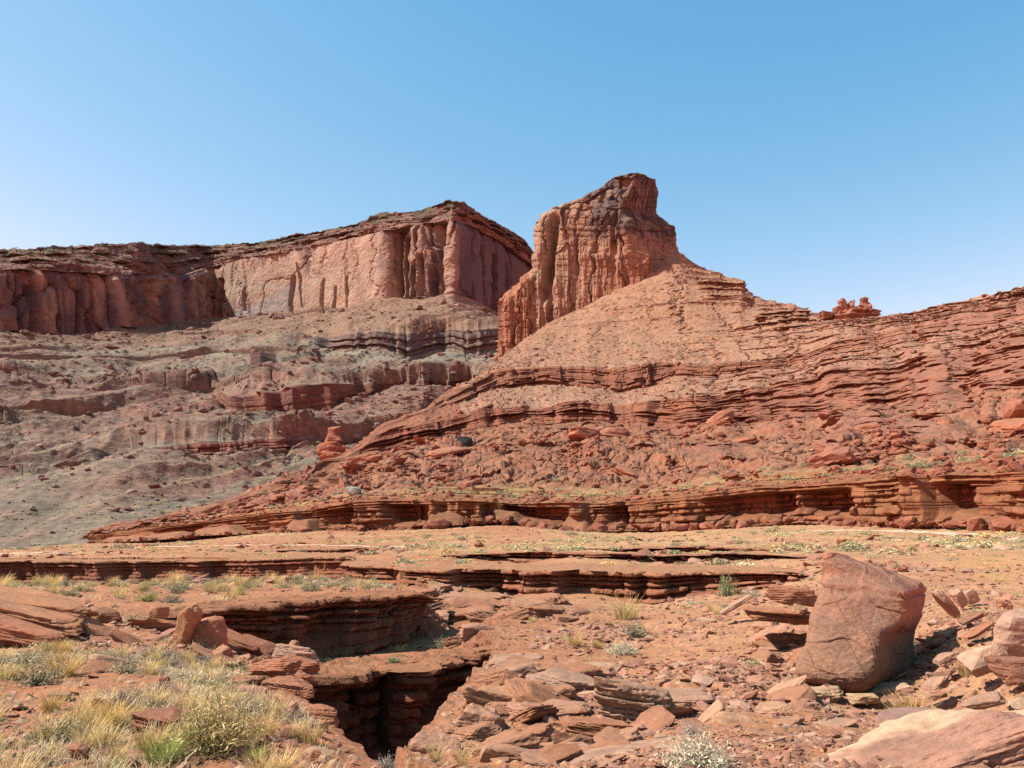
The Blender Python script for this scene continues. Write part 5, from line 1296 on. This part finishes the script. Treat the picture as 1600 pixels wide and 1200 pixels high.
def leaf_cloud(r, pts, size, tones, aspect=2.2):
    n = len(pts)
    a = r.normal(size=(n, 3)); a /= np.linalg.norm(a, axis=1)[:, None]; a[:, 2] = np.abs(a[:, 2]) * .8 + .2
    b = np.cross(a, r.normal(size=(n, 3))); b /= np.linalg.norm(b, axis=1)[:, None] + 1e-9
    s = size * r.uniform(.6, 1.4, n)[:, None]
    V = np.stack([pts - b * s * .5, pts + a * s * aspect * .5, pts + b * s * .5, pts - a * s * aspect * .5], 1).reshape(-1, 3)
    q = np.arange(n * 4).reshape(n, 4)
    tones = np.array(tones, f32); c = tones[r.integers(len(tones), size=n)] * r.uniform(.65, 1.3, (n, 1))
    return V, q, np.repeat(c, 4, 0)

STRAW = [(.62, .45, .19), (.55, .38, .15), (.66, .50, .24), (.48, .34, .14)]
SGREY = [(.36, .31, .18), (.43, .37, .22), (.30, .28, .15)]
YGREEN = [(.54, .42, .17), (.56, .44, .19), (.44, .40, .14), (.62, .49, .24)]
PALEC = [(.60, .50, .33), (.53, .43, .27), (.64, .55, .38)]
GREEN = [(.20, .32, .05), (.26, .36, .07), (.32, .38, .09)]
BROWN = [(.27, .20, .14), (.33, .25, .18), (.22, .16, .11)]

def grass_proto(seed, h=.32, r0=.09, n=170, tones=STRAW, lean=.38, width=.0075, bend=.5):
    r = np.random.default_rng(seed)
    V, q, c = blades(r, n, r0, h, lean, width, tones, bend)
    return mesh_from("grass_tuft", V, q, c, M_STRAW)

def shrub_proto(seed, R=.30, h=.34, n_tw=90, n_leaf=900, tones=SGREY, twt=BROWN, leaf=.016, upright=.9, aspect=2.4, fill=1.0, tww=.009):
    """twigs from the root, leaves along their outer halves: returns two meshes"""
    r = np.random.default_rng(seed)
    az = r.uniform(0, 6.283, n_tw); el = np.arccos(np.clip(r.uniform(.12, 1, n_tw) ** (1 / upright), 0, 1))
    L = (r.uniform(.65, 1.05, n_tw)) * (1 + .25 * np.sin(az * 2 + seed) + .18 * np.sin(az * 3 + 2 * seed))
    d = np.stack([np.sin(el) * np.cos(az) * R, np.sin(el) * np.sin(az) * R, np.cos(el) * h], 1) * L[:, None]
    kink = r.normal(size=(n_tw, 3)) * np.array([R, R, h]) * .10
    root = np.concatenate([r.normal(size=(n_tw, 2)) * R * .10, np.full((n_tw, 1), -.02)], 1)
    mid = root + d * .5 + kink; tip = root + d
    tv = []; tq = []; o = 0
    for i in range(n_tw):
        s = np.cross(d[i], r.normal(size=3)); s /= np.linalg.norm(s) + 1e-9; s2 = np.cross(d[i], s); s2 /= np.linalg.norm(s2) + 1e-9
        for pa, pb, wa, wb in ((root[i], mid[i], tww, tww * .7), (mid[i], tip[i], tww * .7, tww * .25)):
            for ss in (s, s2):
                tv += [pa - ss * wa / 2, pa + ss * wa / 2, pb + ss * wb / 2, pb - ss * wb / 2]; tq.append([o, o + 1, o + 2, o + 3]); o += 4
    tc = np.array(twt, f32)[r.integers(len(twt), size=len(tv) // 4)].repeat(4, 0) * r.uniform(.8, 1.2, (len(tv), 1))
    tw = mesh_from("stems", np.array(tv), np.array(tq), tc, M_TWIG)
    k = r.integers(n_tw, size=n_leaf); u = r.uniform(.35, 1.08, n_leaf)[:, None]
    pts = np.where(u < .5, root[k] + (mid[k] - root[k]) * u * 2, mid[k] + (tip[k] - mid[k]) * (u * 2 - 1)) + r.normal(size=(n_leaf, 3)) * np.array([R, R, h]) * .055 * fill
    V, q, c = leaf_cloud(r, pts, leaf, tones, aspect)
    return tw, mesh_from("foliage", V, q, c, M_LEAF)

GR = {'straw': [grass_proto(20 + i) for i in range(5)],
      'tall': [grass_proto(30 + i, h=.5, r0=.10, n=120, lean=.25, tones=STRAW) for i in range(3)],
      'gold': [grass_proto(35 + i, tones=[(.56, .38, .13), (.48, .31, .10), (.60, .44, .19)], n=230, lean=.45) for i in range(3)],
      'green': [grass_proto(40 + i, tones=GREEN + [(.42, .42, .13)], n=260, lean=.45, h=.3) for i in range(3)],
      'low': [grass_proto(45 + i, h=.16, r0=.16, n=190, lean=.9, tones=STRAW + PALEC) for i in range(4)]}
SH = {'sage': [shrub_proto(50 + i) for i in range(4)],
      'pale': [shrub_proto(60 + i, tones=PALEC, twt=[(.50, .42, .29), (.42, .35, .24)], n_leaf=1500, h=.28, leaf=.009, aspect=4, n_tw=170) for i in range(3)],
      'yellow': [shrub_proto(70 + i, R=.30, h=.42, tones=YGREEN, twt=[(.40, .34, .15), (.33, .29, .12)], n_tw=340, n_leaf=2600, leaf=.006, upright=1.1, aspect=6, tww=.005) for i in range(3)],
      'twig': [shrub_proto(80 + i, tones=[(.36, .30, .23), (.44, .38, .30)], n_tw=170, n_leaf=260, leaf=.012, twt=[(.34, .27, .21), (.42, .35, .28)]) for i in range(3)],
      'green': [shrub_proto(90 + i, tones=[(.24, .30, .10), (.32, .34, .14), (.22, .26, .12)], n_leaf=900) for i in range(3)],
      'tan': [shrub_proto(95 + i, tones=[(.50, .40, .20), (.44, .36, .19), (.54, .46, .26)], twt=[(.36, .28, .15)], n_leaf=700, leaf=.014, aspect=3.5, h=.28) for i in range(3)]}
PRNG = np.random.default_rng(909)
def put_grass(kind, loc, s, label, group=None, name="grass_tuft", cat="grass tuft", sz=None):
    o = bpy.data.objects.new(name, GR[kind][PRNG.integers(len(GR[kind]))])
    o.location = loc; o.scale = (s, s, s * (sz or PRNG.uniform(.85, 1.15))); o.rotation_euler = (0, 0, PRNG.uniform(0, 6.28))
    link(o); return tag(o, label, cat, group)
def put_shrub(kind, loc, s, label, group=None, name="desert_shrub", cat="shrub", sz=None, sx=1.0):
    tw, fo = SH[kind][PRNG.integers(len(SH[kind]))]
    o = bpy.data.objects.new(name, None)
    o.location = loc; o.scale = (s * sx, s, s * (sz or PRNG.uniform(.7, 1.0))); o.rotation_euler = (0, 0, PRNG.uniform(-.5, .5) if sx != 1 else PRNG.uniform(0, 6.28))
    link(o); tag(o, label, cat, group)
    for me in (tw, fo):
        link(bpy.data.objects.new(me.name.split('.')[0], me), o)
    return o
def width_scale(px_w, D, R): return px_w * D / F / (2 * R)

def hero_plants():
    # (kind, x0, x1, y_base, label)
    S_ = [("yellow", 275, 462, 1206, "biggest yellow-green bush, at the bottom edge of the near mound"),
          ("pale", 1010, 1140, 1212, "bushy clump of cream twigs at the bottom edge below the tilted slab"),
          ("twig", 1040, 1084, 1150, "olive twiggy bush in the sandy nook beside the cave block"),
          ("yellow", 78, 116, 992, "yellow-green bush growing in front of the leaning orange slab"),
          ("twig", 30, 76, 1008, "leafless grey-brown bush in the shade of the left outcrop"),
          ("sage", 46, 122, 1042, "wide grey-green sagebrush below the left outcrop"),
          ("tan", 150, 200, 1030, "sandy coloured bush against the dark leaning slab"),
          ("twig", 208, 246, 1036, "bare forked twig bush at the foot of the dark leaning slab"),
          ("twig", 240, 288, 1030, "dark grey bush filling the mouth of the shaded hollow"),
          ("pale", 310, 346, 992, "whitish cushion shrub on top of the long sloping red rock"),
          ("sage", 70, 140, 1066, "grey sage with dark underside left of a golden tuft"),
          ("pale", 165, 235, 1104, "pale silvery shrub behind the flat dark layered rock"),
          ("green", 110, 122, 1012, "tiny bright green herb below the leaning orange slab"),
          ("green", 55, 72, 1088, "tiny leafy green plant left of the flat grey-red stone"),
          ("sage", 335, 400, 1082, "grey-green shrub on the slope under the rim rocks"),
          ("tan", 370, 412, 1050, "straw coloured shrub right of the dark crumbly rock"),
          ("sage", 522, 550, 1042, "lower lumpy grey shrub of the pair on the lit spur slope"),
          ("pale", 520, 546, 1026, "upper pale shrub of the pair on the lit spur slope"),
          ("pale", 560, 584, 1002, "pale round shrub at the shadow's edge under the spur wall"),
          ("pale", 610, 626, 1012, "small white shrub among stones on the lit spur slope"),
          ("green", 612, 638, 1040, "green tuft shrub above the lower drop of the slot"),
          ("sage", 676, 710, 1012, "olive shrub at the upper right of the lit spur slope"),
          ("sage", 960, 1004, 992, "upper pale grey shrub in the middle of the gravel slope"),
          ("pale", 934, 996, 1022, "lower spreading whitish shrub in the middle of the gravel slope"),
          ("green", 1105, 1140, 932, "green bush by the right end of the middle ledges"),
          ("pale", 1140, 1176, 934, "cream bush right of the green bush near the middle ledges"),
          ("tan", 1140, 1172, 1042, "dry brown bush below the jutting ledge hollow"),
          ("yellow", 1392, 1414, 862, "yellow bush on the flat beyond the big boulder"),
          ("tan", 1326, 1352, 872, "straw bush just right of the big boulder's top"),
          ("sage", 1540, 1562, 858, "grey bush at the road side near the right edge"),
          ("sage", 478, 520, 924, "largest grey-green bush on the grassy spur near its right end"),
          ("sage", 280, 326, 922, "broad grey-green bush in the middle of the grassy spur"),
          ("sage", 116, 146, 918, "dark olive bush at the left end of the grassy spur"),
          ("yellow", 236, 262, 924, "bright yellow bush in the left half of the grassy spur"),
          ("twig", 596, 640, 1190, "low dry twigs at the bottom edge on the rim of the slot")]
    for kind, x0, x1, y, lab in S_:
        D0 = {1206: 6.0, 1212: 7.4, 1190: 6.4}.get(y)
        p = seat((x0 + x1) / 2, y) if D0 is None else on_ground((x0 + x1) / 2, D0)
        put_shrub(kind, p, width_scale(x1 - x0, p.y, .30), lab, sz=(width_scale(x1 - x0, p.y, .3) * .44 if x0 == 275 else None) if kind not in ("green",) else width_scale(x1 - x0, p.y, .3) * .9)
    G_ = [("green", 255, 335, 1212, "grass_tuft", "vivid green grass clump at the bottom edge under the biggest bush", 5.7),
          ("green", 412, 450, 1210, "grass_tuft", "smaller green grass clump at the bottom edge right of the vivid one", 5.8),
          ("green", 210, 240, 1204, "grass_tuft", "short green grass left of the vivid clump at the bottom edge", 5.7),
          ("gold", 108, 172, 1056, "grass_tuft", "golden grass tuft on the mound below the dark leaning slab", None),
          ("gold", 1350, 1412, 1128, "grass_tuft", "straw tuft in front of the big boulder", None),
          ("gold", 878, 908, 1010, "grass_tuft", "left orange-gold tuft of the two in the middle of the gravel slope", None),
          ("gold", 914, 938, 1014, "grass_tuft", "right greener-gold tuft of the two in the middle of the gravel slope", None),
          ("gold", 104, 150, 1112, "grass_tuft", "round straw tuft between two stones on the near mound", None),
          ("tall", 712, 744, 1212, "grass_tuft", "tall dry stems at the bottom edge in the slot's mouth", 9.0),
          ("tall", 672, 706, 1214, "grass_tuft", "lower dry yellow stems left of the tall ones at the bottom edge", 9.0),
          ("straw", 940, 1000, 968, "grass_tuft", "wide straw patch at the foot of the middle ledges", None),
          ("straw", 700, 722, 968, "grass_tuft", "straw tuft on the corner behind the lit spur slope", None)]
    for kind, x0, x1, y, nm, lab, D0 in G_:
        p = seat((x0 + x1) / 2, y) if D0 is None else on_ground((x0 + x1) / 2, D0)
        put_grass(kind, p, width_scale(x1 - x0, p.y, .2), lab)

def scatter_plants():
    rng = np.random.default_rng(66)
    P = GROUND_P; X, Y, Z = P[..., 0], P[..., 1], P[..., 2]
    px = X / Y * F * .985 + 800
    inv = (px > -60) & (px < 1660)
    xs, ys = X, Y
    sub = np.zeros_like(inv); sub[::2, ::2] = True
    deep = sdist(X[::2, ::2], Y[::2, ::2], P_DEEP); shelf = sdist(X[::2, ::2], Y[::2, ::2], P_SHELF); back = sdist(X[::2, ::2], Y[::2, ::2], P_BACK)
    flat = np.zeros_like(inv); flat[::2, ::2] = (deep < -.25) & (shelf < -.3) & (back < -.3)
    patch = perlin(X / 1.7, Y / 1.7, 0, 801) + .5 * perlin(X / .6, Y / .6, 0, 802)
    area = Y * Y                                           # rows are spaced with distance
    def go(mask, n, wgt, fn):
        for a, b in pick(P, mask, n, rng, wgt):
            fn(Vector(P[a, b].tolist()))
    mound = inv & flat & (px < 470 + (Y < 8.5) * 60) & (Y > 5.3) & (Y < 16.5)
    wm = (sstep(-.1, .35, patch) + .02) * Y ** 1.0
    go(mound, 125, wm, lambda p: put_grass(['straw', 'low', 'straw', 'gold'][rng.integers(4)], p, rng.uniform(.5, 1.05) * .85, "dry straw grass tuft among others on the near left mound", "straw tufts on the near mound"))
    go(mound, 26, wm, lambda p: put_shrub(['sage', 'pale', 'tan', 'twig'][rng.integers(4)], p, rng.uniform(.4, .8), "small dry grey shrub among the straw grass of the near mound", "small shrubs on the near mound"))
    spur = inv & flat & (px < 640) & (Y > 24) & (Y < 50)
    ws = Y * (.15 + sstep(32, 40, Y)) * (.3 + sstep(-.3, .3, perlin(X / 3, Y / 3, 0, 803)))
    go(spur, 150, ws, lambda p: put_shrub(['tan', 'sage', 'tan', 'pale', 'tan', 'yellow'][rng.integers(6)], p, rng.uniform(.6, 1.35), "low grey or straw coloured bush in the plant band along the grassy spur", "bushes along the grassy spur"))
    go(spur, 60, ws, lambda p: put_grass(['low', 'straw'][rng.integers(2)], p, rng.uniform(1.2, 2.4), "pale grass tuft between the bushes of the grassy spur", "grass tufts of the grassy spur"))
    slope = inv & flat & (px > 760) & (Y > 9) & (Y < 46)
    w2 = Y * (.08 + sstep(.15, .45, perlin(X / 4, Y / 4, 0, 804)) + .4 * sstep(30, 40, Y))
    go(slope, 48, w2, lambda p: put_grass(['straw', 'low', 'low'][rng.integers(3)], p, rng.uniform(.6, 1.2), "scattered dry tuft on the red gravel slope right of the slot", "tufts on the gravel slope"))
    go(slope, 22, w2, lambda p: put_shrub(['sage', 'pale', 'tan'][rng.integers(3)], p, rng.uniform(.5, 1.0), "scattered small shrub on the red gravel slope right of the slot", "small shrubs on the gravel slope"))
    sh2 = np.zeros_like(inv); sh2[::2, ::2] = (shelf > .6) & (deep < -.2)
    go(inv & sh2 & (Y < 34), 14, Y, lambda p: put_grass('straw', p, rng.uniform(.7, 1.3), "dry tuft on the lit debris slope under the spur wall", "tufts under the spur wall"))
    # the plain: every bush large enough to pick out, the rest as ground cover
    protos = []
    for i in range(8):
        r = np.random.default_rng(700 + i)
        n = 150
        q = r.normal(size=(n, 3)); q /= np.linalg.norm(q, axis=1)[:, None]; q *= r.uniform(.5, 1, n)[:, None] ** .5
        q[:, 2] = np.abs(q[:, 2]) * .75; q[:, 0] *= 1 + .3 * np.sin(5 * q[:, 1] + i)
        tones = [SGREY, STRAW, [(.52, .42, .24), (.46, .36, .20)], SGREY, [(.44, .38, .18), (.36, .34, .17)], STRAW, [(.24, .25, .13), (.30, .29, .17)], [(.50, .42, .22), (.40, .36, .20)]][i]
        V, qd, c = leaf_cloud(r, q, .17, tones, 1.8)
        protos.append((V, qd, c, mesh_from("plain_shrub", V, qd, c, M_LEAF)))
    plain = inv & flat & (Y > 47) & (Y < 240)
    pv = perlin(X / 16, Y / 26, 0, 805)
    wp = Y * (.12 + sstep(-.1, .35, pv)) * np.where(px < 640, .45, 1)
    for a, b in pick(P, plain & (Y < 150), 290, rng, wp / Y ** .6):
        o = bpy.data.objects.new("plain_shrub", protos[rng.integers(8)][3])
        s = rng.uniform(.32, .9); o.location = P[a, b].tolist(); o.scale = (s * rng.uniform(.9, 1.6), s, s * rng.uniform(.6, .9)); o.rotation_euler = (0, 0, rng.uniform(0, 6.28))
        link(o); tag(o, "low dry bush scattered over the flat plain below the cliff bench", "shrub", "bushes scattered over the plain")
    def cover(name, ix, src, smin, smax, label, squash=.55, only=None):
        VV = []; QQ = []; CC = []; off = 0
        for a, b in ix:
            V, qd, c, _ = protos[rng.integers(8) if only is None else only[rng.integers(len(only))]]
            s = rng.uniform(smin, smax)
            V = V[:280] * np.array([s * rng.uniform(1, 1.8), s, s * squash]) + src[a, b]
            VV.append(V); QQ.append(qd[:70] + off); off += len(V); CC.append(c[:280] * rng.uniform(.8, 1.15))
        me = mesh_from(name, np.concatenate(VV), np.concatenate(QQ), np.concatenate(CC), M_LEAF)
        o = link(bpy.data.objects.new(name, me)); tag(o, kind="stuff"); return o
    cover("dry_grass_cover", pick(P, plain, 4600, rng, wp), P, .16, .46, "", .5)
    # plants on the bench, the rubble slope and the mesa rim
    iv = HILL.iv[:, None] * np.ones((1, HILL_P.shape[1]), int); hp = HILL.px[None] * np.ones((HILL_P.shape[0], 1)); ht = HILL.t[:, None] * np.ones((1, HILL_P.shape[1]))
    hm = (((iv == 1) & (ht > .55)) | ((iv == 2) & (ht < .10))) & (hp > 350) & (hp < 1640)
    for a, b in pick(HILL_P, hm, 120, rng):
        o = bpy.data.objects.new("bench_shrub", protos[[0, 3, 6, 6, 4][rng.integers(5)]][3])
        s = rng.uniform(.4, 1.2); o.location = HILL_P[a, b].tolist(); o.scale = (s * 1.3, s, s * .8); o.rotation_euler = (0, 0, rng.uniform(0, 6))
        link(o); tag(o, "grey-green bush on the yellow shelf along the top of the cliff bench", "shrub", "bushes on the cliff bench")
    hm = np.isin(iv, [2, 4, 6]) & (hp > 420) & (hp < 1640)
    cover("slope_scrub", pick(HILL_P, hm, 420, rng), HILL_P, .3, .9, "", .7, [0, 3, 6])
    miv = MESA.iv[:, None] * np.ones((1, MESA_P.shape[1]), int); mp_ = MESA.px[None] * np.ones((MESA_P.shape[0], 1)); mt = MESA.t[:, None] * np.ones((1, MESA_P.shape[1]))
    mm = (((miv == 8) & (mt > .25)) | ((miv == 9) & (mt < .25))) & (mp_ > -40) & (mp_ < 850)
    o = cover("rim_scrub", pick(MESA_P, mm, 1500, rng, 1 + 3 * (miv == 9)), MESA_P, 1.0, 2.6, "", .9, [6, 6, 0])
    am = np.isin(miv, [0, 2, 4, 6]) & (mp_ > -40) & (mp_ < 850)
    cover("apron_scrub", pick(MESA_P, am, 2600, rng), MESA_P, .7, 2.0, "", .8, [0, 6, 3])
hero_plants()
scatter_plants()
# ---------------------------------------------------------------- straw litter on the near mound
def litter():
    rng = np.random.default_rng(67)
    P = GROUND_P; X, Y = P[..., 0], P[..., 1]
    px = X / Y * F * .985 + 800
    patch = perlin(X / 1.7, Y / 1.7, 0, 801) + .5 * perlin(X / .6, Y / .6, 0, 802)
    mk = (px > -60) & (px < 560) & (Y > 5.2) & (Y < 17) & (sdist(X, Y, P_DEEP) < -.15)
    ix = pick(P, mk, 1700, rng, (sstep(-.05, .35, patch) + .02) * Y)
    VV = []; QQ = []; CC = []; off = 0
    pr = []
    for i in range(10):
        r = np.random.default_rng(900 + i)
        pr.append(blades(r, 16, .07, .13, .7, .006, STRAW + PALEC, .6, 2))
    for a, b in ix:
        V, q, c = pr[rng.integers(10)]
        s = rng.uniform(.6, 1.5); t = rng.uniform(0, 6.28)
        R = np.array([[math.cos(t), -math.sin(t), 0], [math.sin(t), math.cos(t), 0], [0, 0, 1]])
        VV.append(V * s @ R.T + P[a, b]); QQ.append(q + off); off += len(V); CC.append(c)
    me = mesh_from("dry_grass_litter", np.concatenate(VV), np.concatenate(QQ), np.concatenate(CC), M_STRAW)
    tag(link(bpy.data.objects.new("dry_grass_litter", me)), kind="stuff")
litter()

# ---------------------------------------------------------------- dirt tracks on the plain
def track(pts, width, name="dirt_road", tone=(.66, .42, .28)):
    a = np.array([seat(p[0], p[1])[:] if len(p) == 2 else on_ground(p[0], p[2])[:] for p in pts])
    d = np.concatenate([[0], np.cumsum(np.linalg.norm(np.diff(a[:, :2], axis=0), axis=1))])
    n = 160; u = np.linspace(0, d[-1], n)
    c = np.stack([np.interp(u, d, a[:, 0]), np.interp(u, d, a[:, 1])], 1)
    c = box_blur(np.concatenate([c[:1].repeat(8, 0), c, c[-1:].repeat(8, 0)]), 6, 0)[8:-8]
    tg = np.gradient(c, axis=0); tg /= np.linalg.norm(tg, axis=1)[:, None]
    nr = np.stack([-tg[:, 1], tg[:, 0]], 1)
    k = 7
    P = np.zeros((n, k, 3), f32)
    for j in range(k):
        w = (j / (k - 1) - .5) * width * (1 + .25 * perlin(u / 9, j, 0, 777))
        xy = c + nr * np.asarray(w)[:, None]
        P[:, j, :2] = xy
        P[:, j, 2] = [gz(x, y) for x, y in xy]
    P[..., 2] = np.maximum(box_blur(P[..., 2], 3, 0), P[..., 2]) + .035
    col = np.array(tone, f32) * (1 + .25 * fbm(P[..., 0] / 2, P[..., 1] / 2, 0, 4, seed=778))[..., None]
    tag(grid_object(name, P, col, M_GROUND), kind="structure")
track([(-80, 868, 96), (60, 868, 98), (150, 868, 100)], 3.0)
track([(150, 864, 118), (330, 858, 120), (430, 855, 122), (520, 852.5, 124), (600, 854, 118), (670, 859, 100)], 2.6)
track([(1230, 838, 124), (1300, 836, 124), (1420, 836, 116), (1480, 840, 105), (1560, 848, 86), (1640, 858, 68)], 3.4)
